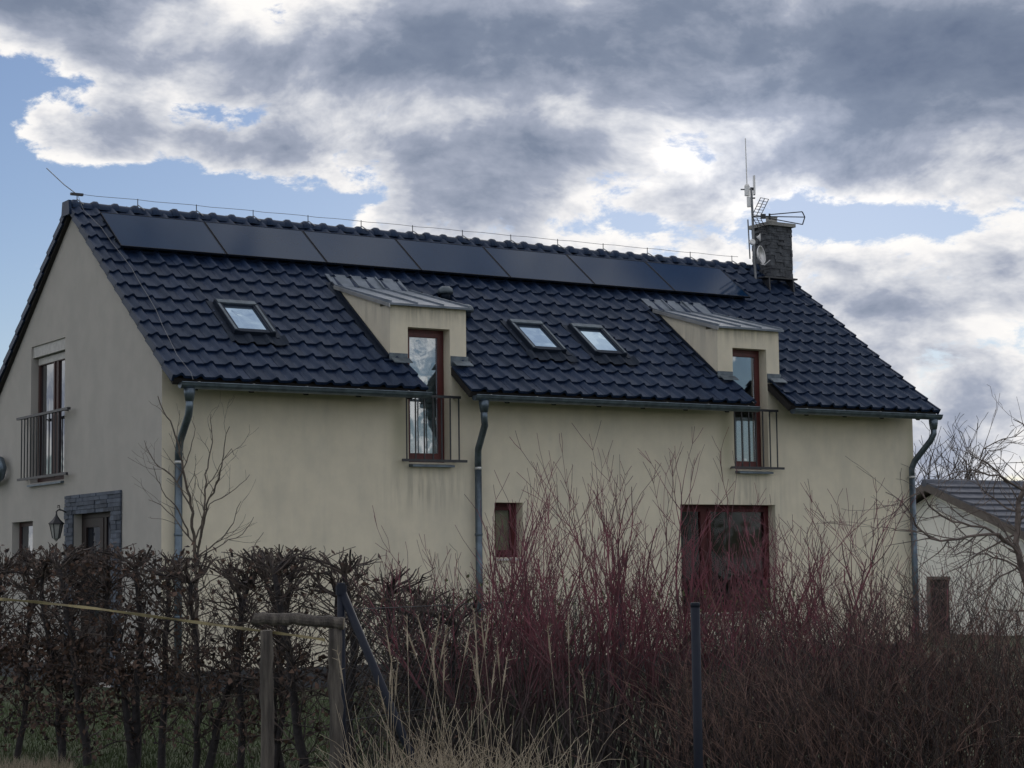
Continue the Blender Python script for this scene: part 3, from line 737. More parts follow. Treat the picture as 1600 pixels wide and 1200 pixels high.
# ------------------------------------------------------------------ solar panels
names_ = ['first solar panel from the left, nearest the gable', 'second solar panel from the left below the ridge', 'third solar panel from the left below the ridge', 'fourth solar panel, middle of the row of seven', 'third solar panel from the right below the ridge', 'second solar panel from the right below the ridge', 'last solar panel on the right, nearest the chimney']
for k in range(7):
    u = .28+k*1.8385; W_ = 1.822; s0, s1 = 3.86, 5.03; o = .17
    sp = empty('solar_panel', R(u, s0, o)); tag(sp, 'black '+names_[k], 'solar panel', 'solar panels in a row below the ridge')
    I = Vector((0, 0, 0)); X = Vector((1, 0, 0))
    b = MB(); t = .035; w = .014
    b.obox(I-NV*t, X*w, SV*(s1-s0), NV*t); b.obox(X*(W_-w)-NV*t, X*w, SV*(s1-s0), NV*t); b.obox(X*w-NV*t, X*(W_-2*w), SV*w, NV*t); b.obox(X*w+SV*(s1-s0-w)-NV*t, X*(W_-2*w), SV*w, NV*t)
    b.build('frame', 'solar_frame', sp)
    MB().obox(X*w+SV*w-NV*.012, X*(W_-2*w), SV*(s1-s0-2*w), NV*.008).build('glass', 'solar_cell', sp)
    for f in (.25, .8):
        MB().obox(X*(-.006)+SV*(s1-s0)*f-NV*(t+.04), X*(W_+.014), SV*.04, NV*.038).build('mounting_rail', 'zinc', sp)
        MB().obox(X*.3+SV*(s1-s0)*f-NV*(t+.16), X*.03, SV*.035, NV*.125).build('roof_hook', 'zinc', sp)

# ------------------------------------------------------------------ lightning conductor
lc = empty('lightning_conductor', (0, VR, 7.9)); tag(lc, 'thin metal lightning wire running along the ridge with slanted rod', 'conductor')
def lp(u, v, z): return (u, v-VR, z-7.9)
pts = []; u = .06
while u < 14.0:
    pts.append(lp(u, VR, 8.0-.012*math.sin(u*math.pi)**2)); u += .34
MB().tube(pts, .0045, 5).build('ridge_wire', 'wire', lc)
u = .06
while u < 14.0:
    MB().tube([lp(u, VR, 7.86), lp(u, VR, 8.01)], .008, 5).build('wire_holder', 'steel_dark', lc)
    MB().tube([lp(u+.06, VR-.16, 7.80), lp(u, VR-.02, 7.90)], .010, 5).build('holder_strap', 'wire', lc); u += 1.06
q0 = at(121, 305, (Vector((.06, VR, 7.99))-camv).dot(Vector(FW))); 
MB().tube([lp(.06, VR, 7.99), lp(-.16, VR+.0, 8.13), lp(-.43, VR+.1, 8.40)], .008, 5).build('rod', 'wire', lc)
MB().box(lp(-.05, VR-.03, 7.97), lp(.16, VR+.03, 8.01)).build('clamp', 'steel_dark', lc)
dn = [Vector((.06, VR-.06, 7.95)), R(.06, 5.2, .1)]+[R(.13+.13*math.sin(k*.33), 5.0-k*.45, .105+.015*math.sin(k*2.1)) for k in range(1, 11)]+[R(.18, .05, .09), R(.18, -.08, .05)]
MB().tube([lp(*p) for p in dn], .0042, 5).build('down_wire', 'wire', lc)

# ------------------------------------------------------------------ antenna mast
MBASE = Vector((14.05, 3.33, 7.40)); mast = empty('antenna_mast', MBASE); tag(mast, 'metal mast with white radio boxes, grid aerial and small dish beside chimney', 'antenna')
def A(r, z, f=0.): return tuple(RH*r+FH*f+Vector((0, 0, z)))     # r: sideways, f: away
MB().tube([A(0, -.1), A(-.045, 1.95)], .026, 10).build('pole', 'wire', mast)
MB().tube([A(-.10, .5, .03), A(-.125, 1.3, .03)], .014, 8).build('side_pole', 'wire', mast)
MB().tube([A(-.13, 1.95), A(-.14, 2.96)], [.014, .010], 6).build('whip', 'plastic_white', mast)
b = MB(); b.lathe([(.055, 1.78), (.055, 1.98), (.03, 2.02)], A(-.13, 0), 10); b.build('radio_unit', 'plastic_white', mast)
MB().lathe([(.042, 1.55), (.042, 1.76)], A(-.10, 0), 10).build('radio_unit', 'plastic_white', mast)
MB().tube([A(-.26, 1.91), A(.0, 1.91)], .014, 6).build('cross_arm', 'wire', mast)
MB().obox(A(.0, 1.80, -.04), RH*.035, FH*.12, (0, 0, .39)).build('panel_antenna', 'plastic_white', mast)
MB().tube([A(-.05, 1.92), A(.0, 1.92)], .03, 8).build('panel_bracket', 'steel_dark', mast)
MB().tube([A(-.07, 1.73), A(.03, 1.73)], .016, 6).build('panel_bracket', 'steel_dark', mast)
def grid(p0, p1, wv, nb, name):
    b = MB(); p0, p1, wv = Vector(p0), Vector(p1), Vector(wv)
    for k in range(nb): q = p0+(p1-p0)*k/(nb-1); b.tube([q-wv, q+wv], .0065, 4)
    for s_ in (-.95, 0, .95): b.tube([p0+wv*s_, p1+wv*s_], .008, 4)
    b.build(name, 'steel_dark', mast)
wv = RH*.11+FH*.20+Vector((0, 0, .02))
grid(A(.05, 1.38), A(.22, 1.72), wv, 7, 'reflector_grid'); grid(A(.05, 1.33), A(.21, 1.0), wv, 7, 'reflector_grid')
MB().tube([A(-.02, 1.36), A(.34, 1.35)], .014, 6).build('boom', 'steel_dark', mast)
MB().obox(A(.13, 1.31, -.04), RH*.1, FH*.08, (0, 0, .09)).build('dipole_box', 'steel_dark', mast)
b = MB(); E_ = [A(.32, 1.39), A(.97, 1.44)], [A(.32, 1.35), A(1.01, 1.33)], [A(.32, 1.31), A(.97, 1.18)]
for e_ in E_: b.tube(e_, .011, 5)
b.tube([A(.97, 1.44), A(1.02, 1.33), A(.97, 1.18)], .013, 5); b.tube([A(.31, 1.29), A(.31, 1.41)], .022, 6); b.build('director_loop', 'steel_dark', mast)
dax = (RH*.86-FH*.50+Vector((0, 0, .12))).normalized()
b = MB(); b.lathe([(.19, .04), (.182, .045), (.135, .012), (.07, -.007), (.02, -.018), (.02, -.036), (.09, -.027), (.142, -.005), (.19, .035)], A(.09, .56, -.05), 22, dax); b.build('dish', 'plastic_white', mast, True)
MB().tube([A(.0, .52), A(.06, .55, -.04)], .02, 6).build('dish_arm', 'wire', mast)
MB().tube([A(.10, .38, -.07), A(.17, .35, -.12), A(.27, .43, -.20)], .010, 5).build('feed_arm', 'plastic_white', mast)
MB().lathe([(.06, -.03), (.065, 0), (.05, .03)], A(-.05, .83, -.04), 12, tuple(RH*.3-FH)).build('small_disc', 'plastic_white', mast)
MB().lathe([(.01, -.05), (.05, 0), (.085, .02)], A(.09, .93), 12, tuple(RH)).build('small_horn', 'plastic_white', mast)

# ------------------------------------------------------------------ vegetation
def unit(v):
    l = math.sqrt(v[0]*v[0]+v[1]*v[1]+v[2]*v[2])+1e-9; return (v[0]/l, v[1]/l, v[2]/l)
def grow(S, rng, p, d, L, r, depth, seg=.1, wander=.18, up=.05, ang=.7, ratio=.55, dens=.5, start=.25, rmin=.0016, taper=.65, top=None, tips=None, opposite=False):
    n = max(2, int(L/seg)); st = L/n; g = rng.gauss
    for i in range(n):
        d = unit((d[0]+g(0, wander), d[1]+g(0, wander), d[2]+g(0, wander*.7)+up))
        q = (p[0]+d[0]*st, p[1]+d[1]*st, p[2]+d[2]*st)
        ra = max(rmin, r*(1-taper*i/n)); rb_ = max(rmin, r*(1-taper*(i+1)/n))
        if top is not None and q[2] > top+g(0, .03): 
            return
        if q[2] < .02: return
        S.append((*p, *q, ra, rb_))
        if depth > 0 and i >= n*start and rng.random() < dens:
            k = 2 if opposite else 1; az = rng.uniform(0, 6.283)
            for j in range(k):
                h = unit((math.cos(az+math.pi*j), math.sin(az+math.pi*j), g(0, .3))); a = ang*rng.uniform(.7, 1.25)
                dd = unit((d[0]*math.cos(a)+h[0]*math.sin(a), d[1]*math.cos(a)+h[1]*math.sin(a), d[2]*math.cos(a)+h[2]*math.sin(a)))
                grow(S, rng, q, dd, L*ratio*rng.uniform(.6, 1.15)*(1-.45*i/n), rb_*.72, depth-1, seg, wander, up, ang, ratio, dens, .12, rmin, taper, top, tips, opposite)
        p = q
    if tips is not None: tips.append((p, d))
def leaf_mesh(name, pts, rng, size, m, droop=.6):
    """folded two-quad leaves"""
    n = len(pts); P = np.array(pts, float); rs = np.random.RandomState(rng.randrange(1 << 30))
    d = rs.normal(size=(n, 3)); d[:, 2] -= droop; d /= np.linalg.norm(d, axis=1, keepdims=True)
    s = rs.normal(size=(n, 3)); s -= d*np.sum(s*d, 1, keepdims=True); s /= np.linalg.norm(s, axis=1, keepdims=True)
    nn = np.cross(d, s); L = size*rs.uniform(.6, 1.25, (n, 1)); w = L*rs.uniform(.22, .36, (n, 1)); c = L*rs.uniform(.05, .22, (n, 1))
    V = np.stack([P, P+d*L*.45+s*w+nn*c, P+d*L+nn*c*.6, P+d*L*.45-s*w+nn*c, P+d*L*.5], 1)
    base = (np.arange(n)*5)[:, None]
    F = np.concatenate([base+np.array([[0, 1, 4]]), base+np.array([[1, 2, 4]]), base+np.array([[2, 3, 4]]), base+np.array([[3, 0, 4]])], 0)
    return arr_mesh(name, V.reshape(-1, 3), F, m)

# --- clipped hedge on the left: stems, twigs, dead leaves
HEDGE = []
for v_ in range(6):
    rg = random.Random(100+v_); T_ = []; S_ = []; top = 1.95
    for s_ in range(rg.choice((1, 2, 2))):
        p = (rg.uniform(-.10, .10), rg.uniform(-.08, .08), .02); d = unit((rg.gauss(0, .05), rg.gauss(0, .05), 1)); r = rg.uniform(.030, .046); n_ = 16; st = rg.uniform(1.55, 1.8)/n_
        for i in range(n_):
            d = unit((d[0]+rg.gauss(0, .09), d[1]+rg.gauss(0, .09), d[2]+.12)); q = tuple(p[k]+d[k]*st for k in range(3)); ra, rb_ = r*(1-.5*i/n_), r*(1-.5*(i+1)/n_)
            T_.append((*p, *q, ra, rb_)); p = q
            if i > 0:
                for _ in range(3 if i < 6 else 4):
                    az = rg.uniform(0, 6.283); el = rg.uniform(.2, 1.1)
                    grow(S_, rg, q, (math.cos(az)*math.cos(el), math.sin(az)*math.cos(el), math.sin(el)), rg.uniform(.30, .80), rg.uniform(.005, .011), 2, .07, .26, .05, .8, .5, .45, .15, .0022, .6, top)
        for _ in range(9):     # stubby clipped ends
            az = rg.uniform(0, 6.283); grow(S_, rg, p, (math.cos(az)*.8, math.sin(az)*.8, .8), rg.uniform(.25, .45), .013, 2, .06, .3, .1, .8, .5, .7, .1, .003, .45, top)
    lp_ = [tuple(c_+rg.gauss(0, .03) for c_ in s[3:6]) for s in S_ for _ in range(2) if rg.random() < .62]
    HEDGE.append((seg_mesh('stem', T_, 'bark_hedge', 6), seg_mesh('twigs', S_, 'twig_hedge', 3), lp_, rg))
ORD = ['first', 'second', 'third', 'fourth', 'fifth', 'sixth', 'seventh', 'eighth', 'ninth', 'tenth', 'eleventh', 'twelfth', 'thirteenth', 'fourteenth', 'fifteenth']
xs_h = [-75, -20, 35, 92, 150, 208, 262, 318, 372, 428, 487, 545, 600, 655, 712]
lm_cache = {}
for k, px in enumerate(xs_h):
    dep = 19.3-.0058*(px+75); st_, tw_, lp_, rg = HEDGE[k % 6]
    dens = 1.0 if px < 180 else (.85 if px < 300 else (.36 if px < 460 else (.2 if px < 580 else .05)))
    h = empty('hedge_plant', on_ground(px, dep)); h.rotation_euler.z = rng.uniform(0, 6.28); sc = 1.02-.000085*px-max(0, px-520)*.0009+rng.uniform(-.015, .015); h.scale = (1, 1, sc)
    tag(h, ORD[k]+' clipped leafless hedge plant from the left edge'+(', thick with brown leaves' if px < 300 else ', with sparse brown leaves'), 'hedge plant', 'clipped hedge along the garden')
    link('stem', st_, h); link('twigs', tw_, h)
    key = (k % 6, dens)
    if key not in lm_cache:
        sub = [q for q in lp_ if rg.random() < dens*(.28 if q[2] > 1.15 else 1)]
        lm_cache[key] = leaf_mesh('dead_leaves', sub, rg, .062, 'leaf_brown')
    tag(link('dead_leaves', lm_cache[key], h), kind='stuff')

# --- thin upright shrubs behind the wire fence (centre)
def stem_shrub(seed, ns, rad, h, lean, r0, depth, dens, ang, ratio, wander, up, opposite=False, seg=.11, start=.22):
    rg = random.Random(seed); S_ = []
    for _ in range(ns):
        a = rg.uniform(0, 6.283); q = rad*math.sqrt(rg.random()); l = lean*rg.uniform(.2, 1.2)
        grow(S_, rg, (math.cos(a)*q, math.sin(a)*q, .03), unit((math.cos(a)*l, math.sin(a)*l, 1)), h*rg.uniform(.55, 1.05), r0*rg.uniform(.6, 1.2), depth, seg, wander, up, ang, ratio, dens, start, .0017, .7, None, None, opposite)
    return S_
privet = [seg_mesh('stems', stem_shrub(200+k, 75, .42, 1.42, .30, .0065, 2, .45, .55, .42, .13, .05), 'twig_green', 3) for k in range(3)]
pr_pts = []
for k, px in enumerate((640, 705, 765, 830, 890, 950, 1010, 1075, 1140, 1205)):
    h = empty('twiggy_shrub', on_ground(px, 17.6+.15*(k % 3))); h.rotation_euler.z = rng.uniform(0, 6.28); h.scale = (1, 1, rng.uniform(.96, 1.08))
    tag(h, ORD[k]+' grey green twiggy shrub from the left behind the wire fence', 'shrub', 'twiggy shrubs behind the wire fence')
    link('stems', privet[k % 3], h)
    rg = random.Random(k); pts_ = [(rg.gauss(0, .3), rg.gauss(0, .3), rg.uniform(1.0, 1.55)) for _ in range(160)]
    tag(link('leaves', leaf_mesh('leaves', pts_, rg, .045, 'leaf_green', 0), h), kind='stuff')

# --- red dogwoods
dog = []
for k in range(4): dog.append(seg_mesh('stems', stem_shrub(300+k, 28, .38, 2.0, .46, .0130, 2, .33, .50, .46, .125, .075, True, .10, .38), 'twig_red', 4))
dogs = [(735, 15.0, .93, 'leftmost, leaning towards the downpipe'), (800, 14.4, 1.06, 'left of the narrow window'), (872, 14.8, 1.07, 'just right of the narrow window'), (955, 14.2, 1.13, 'tallest, with bare forked crown'), (1030, 14.8, 1.02, 'just left of the wide window'), (1105, 14.3, .95, 'in front of the wide window, behind the dark post'), (1175, 14.7, .95, 'in front of the right half of the wide window'), (1250, 14.2, .95, 'just right of the wide window'), (1325, 14.6, .88, 'second from the right'), (1395, 14.2, .74, 'rightmost and lowest, before the right downpipe')]
for k, (px, dep, sc, lab) in enumerate(dogs):
    h = empty('red_dogwood', on_ground(px, dep)); h.rotation_euler.z = rng.uniform(0, 6.28); h.scale = (.95, .95, sc)
    tag(h, 'red stemmed bare dogwood, '+lab, 'shrub', 'red dogwoods before the house'); link('stems', dog[k % 4], h)

# --- brown dry thicket at lower right
dry = [seg_mesh('stems', stem_shrub(400+k, 95, .5, 1.5, .35, .0055, 2, .55, .6, .42, .17, .03), 'twig_brown', 3) for k in range(2)]+[seg_mesh('stems', stem_shrub(402, 85, .5, 1.5, .4, .006, 2, .5, .6, .42, .2, .03), 'twig_hedge', 3)]
for k, (px, dep, sc) in enumerate(((1150, 13.2, .80), (1225, 12.6, .86), (1300, 13.2, .93), (1375, 12.5, .95), (1450, 13.1, .98), (1525, 12.5, .96), (1600, 13.0, 1.0), (1670, 12.6, 1.0), (1260, 14.2, .93), (1420, 14.4, .98), (1550, 14.5, 1.0))):
    h = empty('dry_shrub', on_ground(px, dep)); h.rotation_euler.z = rng.uniform(0, 6.28); h.scale = (1, 1, sc*rng.uniform(1.04, 1.18))
    tag(h, (ORD[k]+' brown twiggy dry shrub from the left in the front row at lower right' if k < 8 else ORD[k-8]+' brown twiggy dry shrub from the left in the rear row at lower right'), 'shrub', 'brown thicket at lower right'); link('stems', dry[k % 3], h)

# --- young bare tree by the left downpipe
def limbs(name, d0, lines, m, twig_m, label, cat, base, seed, tw=(.35, .006), dens=.7, jitter=.25, mname='trunk', ang=.6, up=.05, depth=1, thick=1.):
    """main limbs laid out as (pixel polyline, r0, r1) around depth d0; twigs grow off them"""
    rg = random.Random(seed); T_ = []; S_ = []; B = Vector(base)
    for (pl_, ra, rb_, dd) in lines:
        P_ = [Vector(at(q[0], q[1], d0+dd*i/(len(pl_)-1)))-B for i, q in enumerate(pl_)]
        if T_:
            nearest = min(T_, key=lambda t_: (Vector(t_[3:6])-P_[0]).length); off = Vector(nearest[3:6])-P_[0]
            P_ = [q+off*(1-i/(len(P_)-1)) for i, q in enumerate(P_)]
        fine = []
        for a, c in zip(P_[:-1], P_[1:]):
            n_ = max(1, int((c-a).length/.08))
            for j in range(n_): fine.append(a.lerp(c, j/n_))
        fine.append(P_[-1])
        fine = [fine[0]]+[q+Vector((rg.gauss(0, .008), rg.gauss(0, .008), rg.gauss(0, .008))) for q in fine[1:]]
        n_ = len(fine)-1
        for i in range(n_):
            r1_, r2_ = thick*(ra+(rb_-ra)*i/n_), thick*(ra+(rb_-ra)*(i+1)/n_); T_.append((*fine[i], *fine[i+1], r1_, r2_))
            for _rep in range(2 if dens >= 1 else 1):
              if i > n_*.2 and rg.random() < dens:
                d = (fine[i+1]-fine[i]).normalized(); az = Vector((rg.gauss(0, 1), rg.gauss(0, 1), rg.gauss(0, .7))); az = (az-d*az.dot(d)).normalized()
                dd_ = d*math.cos(ang)+az*math.sin(ang); grow(S_, rg, tuple(fine[i]), tuple(dd_), tw[0]*rg.uniform(.3, 1.2), min(r2_*.7, tw[1]), depth, .06, .16, up, .7, .5, .35, .2, .0016, .6)
    h = empty(name, B); tag(h, label, cat); link(mname, seg_mesh(mname, T_, m, 6), h); tag(link('twigs', seg_mesh('twigs', S_, twig_m, 3), h), kind='stuff'); return h
yb_ = on_ground(307, 23.5)
limbs('young_tree', 23.5, [
    ([(309, 1072), (307, 960), (306, 870), (300, 800), (288, 745), (277, 690), (262, 650), (245, 620)], .034, .005, -.3),
    ([(306, 880), (318, 800), (322, 740), (330, 690), (329, 645)], .016, .004, .4), ([(307, 860), (322, 790), (340, 750), (350, 700), (357, 668)], .015, .004, -.5),
    ([(304, 860), (275, 820), (250, 790), (232, 780)], .011, .003, .2), ([(302, 830), (285, 790), (262, 770), (246, 745), (241, 730)], .010, .003, -.4),
    ([(296, 790), (270, 745), (240, 722), (226, 690)], .010, .003, .3), ([(308, 850), (330, 790), (370, 765), (390, 742)], .010, .003, .3), ([(309, 866), (345, 840), (365, 815), (376, 782)], .010, .003, -.2),
    ([(310, 872), (350, 850), (380, 835), (397, 808)], .009, .003, .5), ([(310, 880), (370, 868), (395, 858), (411, 830)], .008, .003, .1), ([(290, 750), (305, 710), (310, 670), (300, 655)], .009, .003, .2), ([(320, 760), (345, 725), (358, 700), (367, 712)], .007, .003, .0)],
    'bark_young', 'bark_young', 'slender young bare tree before the left downpipe behind the hedge', 'tree', yb_, 21, (.42, .006), .45, .2)

# --- gnarled fruit tree at the right edge
fb = on_ground(1640, 15.5)
limbs('fruit_tree', 15.5, [
    ([(1640, 1210), (1632, 1060), (1618, 960), (1600, 900), (1588, 850), (1590, 800), (1603, 750), (1612, 690)], .075, .030, .2),
    ([(1592, 870), (1560, 835), (1510, 842), (1470, 850), (1440, 835), (1425, 812), (1412, 785), (1385, 768)], .026, .005, -.8),
    ([(1590, 850), (1540, 822), (1490, 810), (1455, 790), (1438, 765), (1395, 800), (1350, 836)], .020, .003, -.5),
    ([(1600, 770), (1560, 745), (1520, 735), (1490, 740), (1462, 755)], .018, .004, -.4), ([(1605, 740), (1570, 720), (1540, 705), (1545, 690), (1590, 675), (1600, 672)], .014, .005, -.3),
    ([(1590, 800), (1555, 780), (1530, 760), (1522, 740), (1545, 705), (1572, 698)], .014, .004, .4), ([(1595, 880), (1560, 900), (1530, 930), (1500, 950)], .014, .004, .2),
    ([(1590, 830), (1550, 850), (1500, 885), (1465, 905)], .016, .003, .5), ([(1598, 905), (1575, 880), (1540, 870), (1500, 862), (1478, 870)], .016, .004, -.4), ([(1610, 690), (1598, 665), (1585, 655)], .014, .005, 0), ([(1590, 840), (1565, 800), (1535, 790), (1505, 800), (1480, 790)], .016, .004, .3)],
    'bark_fruit', 'bark_fruit', 'gnarled bare fruit tree with drooping branches at the right edge', 'tree', fb, 33, (.42, .006), 1.0, .3, ang=.85, up=.0, depth=2, thick=.58)

# --- far bare trees behind the neighbour
for k, (px, dep, H_, lab) in enumerate(((1452, 78, 6.9, 'left bare tree behind the neighbouring roof'), (1502, 84, 7.6, 'middle bare tree behind the neighbouring roof, tallest'), (1548, 80, 6.6, 'right bare tree behind the neighbouring roof'), (1640, 82, 6.4, 'bare tree behind the neighbouring ridge at the right edge'))):
    rg = random.Random(500+k); T_ = []; S_ = []
    for _ in range(5):
        a = rg.uniform(0, 6.28); grow(S_, rg, (rg.uniform(-.2, .2), rg.uniform(-.2, .2), 1.4), unit((math.cos(a)*.45, math.sin(a)*.45, 1)), H_*.74, .07, 3, .35, .14, .05, .6, .5, .62, .15, .011, .8)
    T_ = [(0, 0, 0, 0, 0, 1.6, .14, .11)]
    t = empty('bare_tree', on_ground(px, dep)); tag(t, lab, 'tree', 'bare trees behind the neighbour'); link('trunk', seg_mesh('trunk', T_, 'bark_far', 6), t); link('crown', seg_mesh('crown', S_, 'bark_far', 3), t)

# ------------------------------------------------------------------ neighbouring house
nb0 = Vector(at(1446, 757, 50)); NBX, NBY, NBZ = nb0
nh = empty('neighbour_house', (NBX, NBY, 0)); tag(nh, 'low white neighbouring house with grey tiled roof at the right', 'house')
RZ = NBZ; HV = 4.4; EZ = RZ-HV*.40; LN = 14.
wl = MB()
for u in (.35, LN): wl.add([(u, -HV+.5, 0), (u, HV-.5, 0), (u, HV-.5, EZ+.02), (u, 0, RZ-.18), (u, -HV+.5, EZ+.02)], [(0, 1, 2, 3, 4)])
wl.add([(.35, -HV+.5, 0), (LN, -HV+.5, 0), (LN, -HV+.5, EZ+.02), (.35, -HV+.5, EZ+.02)], [(0, 1, 2, 3)]); wl.add([(.35, HV-.5, 0), (LN, HV-.5, 0), (LN, HV-.5, EZ+.02), (.35, HV-.5, EZ+.02)], [(0, 1, 2, 3)])
wl.build('wall', 'neighbour_wall', nh)
rf = MB(); sv = Vector((0, HV, RZ-EZ)).normalized(); nv = Vector((0, -sv.z, sv.y))
rf.obox((0, -HV, EZ-.09), (LN, 0, 0), (0, HV, RZ-EZ), nv*.09); rf.obox((0, HV, EZ-.09), (LN, 0, 0), (0, -HV, RZ-EZ), Vector((0, sv.z, sv.y))*.09); rf = rf.build('roof', 'board_grey', nh)
slope = math.hypot(HV, RZ-EZ); nr = 11; b0 = MB(); b0.obox((0, 0, 0), (LN+.04, 0, 0), (0, slope/nr+.06, -.06), (0, .0, .10)); cme = b0.mesh('tile_course', 'neighbour_tile')
for k in range(nr):
    o = link('tile_course', cme, rf); o.matrix_local = Matrix.Translation(Vector((-.02, -HV, EZ))+sv*(k*slope/nr)+nv*.012) @ Matrix(((1, 0, 0), (0, sv.y, nv.y), (0, sv.z, nv.z))).to_4x4()
MB().tube([(-.05, 0, RZ+.04), (LN, 0, RZ+.04)], .10, 8).build('ridge', 'neighbour_tile', rf)
MB().obox((-.045, -HV, EZ-.16), (.03, 0, 0), (0, HV, RZ-EZ), (0, 0, .2)).build('bargeboard', 'board_grey', rf); MB().obox((-.045, HV, EZ-.16), (.03, 0, 0), (0, -HV, RZ-EZ), (0, 0, .2)).build('bargeboard', 'board_grey', rf)
MB().obox((.01, -HV+.1, EZ-.12), (.335, 0, 0), (0, HV-.1, RZ-EZ-.035), (0, 0, -.02)).build('soffit', 'white_paint', rf)
MB().obox((.335, -HV+.5, EZ-.14), (.012, 0, 0), (0, HV-.5, (RZ-EZ)*(HV-.5)/HV), (0, 0, -.30)).build('fascia', 'white_paint', rf)
pv = at(1469, 920, 50); dvv = -.25
MB().box((.30, dvv-.10, .0), (.349, dvv+.45, 1.36)).build('door', 'wood_brown', nh)
b = MB(); b.box((.25, dvv+.455, 0), (.349, dvv+.58, 1.44)); b.box((.25, dvv-.16, 1.37), (.349, dvv+.454, 1.44)); b.build('door_frame', 'board_grey', nh)

# ------------------------------------------------------------------ fences, posts, tape
def gp(x_, y_, d): return Vector(at(x_, y_, d))
def post(px, ytop, dep, r, label, name='fence_post', m='post_blue'):
    g = on_ground(px, dep); zt = at(px, ytop, dep)[2]
    h = empty(name, g); tag(h, label, 'post'); MB().tube([(0, 0, -.1), (0, 0, zt)], r, 12).build('shaft', m, h, True)
    MB().lathe([(r*1.03, zt-.02), (r*1.03, zt+.002), (r*.9, zt+.006)], (0, 0, 0), 12).build('cap', m, h, True); return h, g, zt
pA, gA, zA = post(533, 912, 12.6, .026, 'dark corner fence post with slanting brace beside the wooden frame')
foot = on_ground(700, 12.3); pa = Vector((gA.x, gA.y, zA-.04))
MB().tube([pa-gA, foot-gA+Vector((0, 0, .02))], .027, 10).build('brace', 'post_blue', pA, True)
MB().lathe([(.036, -.03), (.036, .03)], pa-gA, 10).build('clamp', 'post_blue', pA)
pB, gB, zB_ = post(968, 926, 17.0, .021, 'thin dark fence post half hidden behind the dogwoods')
pC, gC, zC = post(1085, 943, 10.8, .0255, 'dark blue steel fence post standing in front of the shrubs')
wf = empty('wire_fence', gA); tag(wf, 'thin dark wire mesh fence running between the two rear posts', 'fence')
dAB = gB-gA; LAB = dAB.length; dAB = dAB/LAB; S_ = []; zf = 1.48; sp_ = .075; k = -zf
def mesh_pt(t, z): return tuple(dAB*t+Vector((0, 0, z)))
t = -zf
while t < LAB:
    a0 = max(t, 0); a1 = min(t+zf, LAB)
    if a1 > a0: S_.append((*mesh_pt(a0, a0-t), *mesh_pt(a1, a1-t), .0013, .0013)); S_.append((*mesh_pt(a0, zf-(a0-t)), *mesh_pt(a1, zf-(a1-t)), .0013, .0013))
    t += sp_
tag(link('wire_mesh', seg_mesh('wire_mesh', S_, 'steel_dark', 3), wf), kind='stuff')
for z in (.1, .78, 1.48): MB().tube([mesh_pt(0, z), mesh_pt(LAB, z)], .0028, 5).build('line_wire', 'steel_dark', wf)

wfm = empty('wooden_frame', on_ground(466, 11.8)); tag(wfm, 'weathered wooden frame of two round posts under a log rail', 'frame'); g0 = wfm.location
def rough_log(pts, r, seed, n=12):
    rg = random.Random(seed); P_ = [Vector(p) for p in pts]; fine = []
    for a, c in zip(P_[:-1], P_[1:]):
        for j in range(9): fine.append(a.lerp(c, j/9)+Vector((rg.gauss(0, .003), rg.gauss(0, .003), rg.gauss(0, .003))))
    fine.append(P_[-1]); return MB().tube(fine, [r*rg.uniform(.92, 1.08) for _ in fine], n)
for (px, yt, r, sd_) in ((416, 985, .040, 1), (523, 982, .040, 2)):
    g = on_ground(px, 11.8); zt = at(px, yt, 11.8)[2]; rough_log([g-g0+Vector((0, 0, -.1)), g-g0+Vector((.01, .005, zt*.5)), g-g0+Vector((0, 0, zt))], r, sd_).build('post', 'wood_grey', wfm, True)
l0, l1 = gp(396, 966, 11.75), gp(537, 974, 11.75); rough_log([l0-g0, (l0+l1)/2-g0+Vector((0, 0, .008)), l1-g0], .036, 5).build('rail', 'wood_grey', wfm)
dl = (l1-l0).normalized(); MB().lathe([(.033, .0), (.032, .004)], l1-g0, 12, dl).build('sawn_end', 'wood_end', wfm)

tp = [(-90, 926), (0, 936), (60, 941), (150, 951), (260, 966), (350, 978), (410, 986), (470, 994), (508, 1000)]
b = MB(); tb = gp(0, 936, 12.0); prev = None
pts_ = []
for i in range(len(tp)-1):
    for j in range(8):
        f = j/8; pts_.append((tp[i][0]+(tp[i+1][0]-tp[i][0])*f, tp[i][1]+(tp[i+1][1]-tp[i][1])*f))
pts_.append(tp[-1]); V = []; F = []; rg = random.Random(8)
for i, (px, py) in enumerate(pts_):
    c_ = gp(px, py, 12.3-.62*max(0, px+90)/611)-tb; tw = .55*math.sin(i*.35)+.2*math.sin(i*1.1); e_ = (Vector((0, 0, 1))*math.cos(tw)+FH*math.sin(tw))*(.0080+.002*math.sin(i*.9))
    nf = e_.normalized().cross(RH)*.0012
    V += [c_+e_+nf, c_-e_+nf, c_-e_-nf, c_+e_-nf]
for i in range(len(pts_)-1):
    a = 4*i; F += [(a+q, a+(q+1) % 4, a+4+(q+1) % 4, a+4+q) for q in range(4)]
b.add(V, F); to = b.build('barrier_tape', 'tape_yellow'); to.location = tb; tag(to, 'faded yellow tape strung from the left edge to the wooden frame', 'tape')

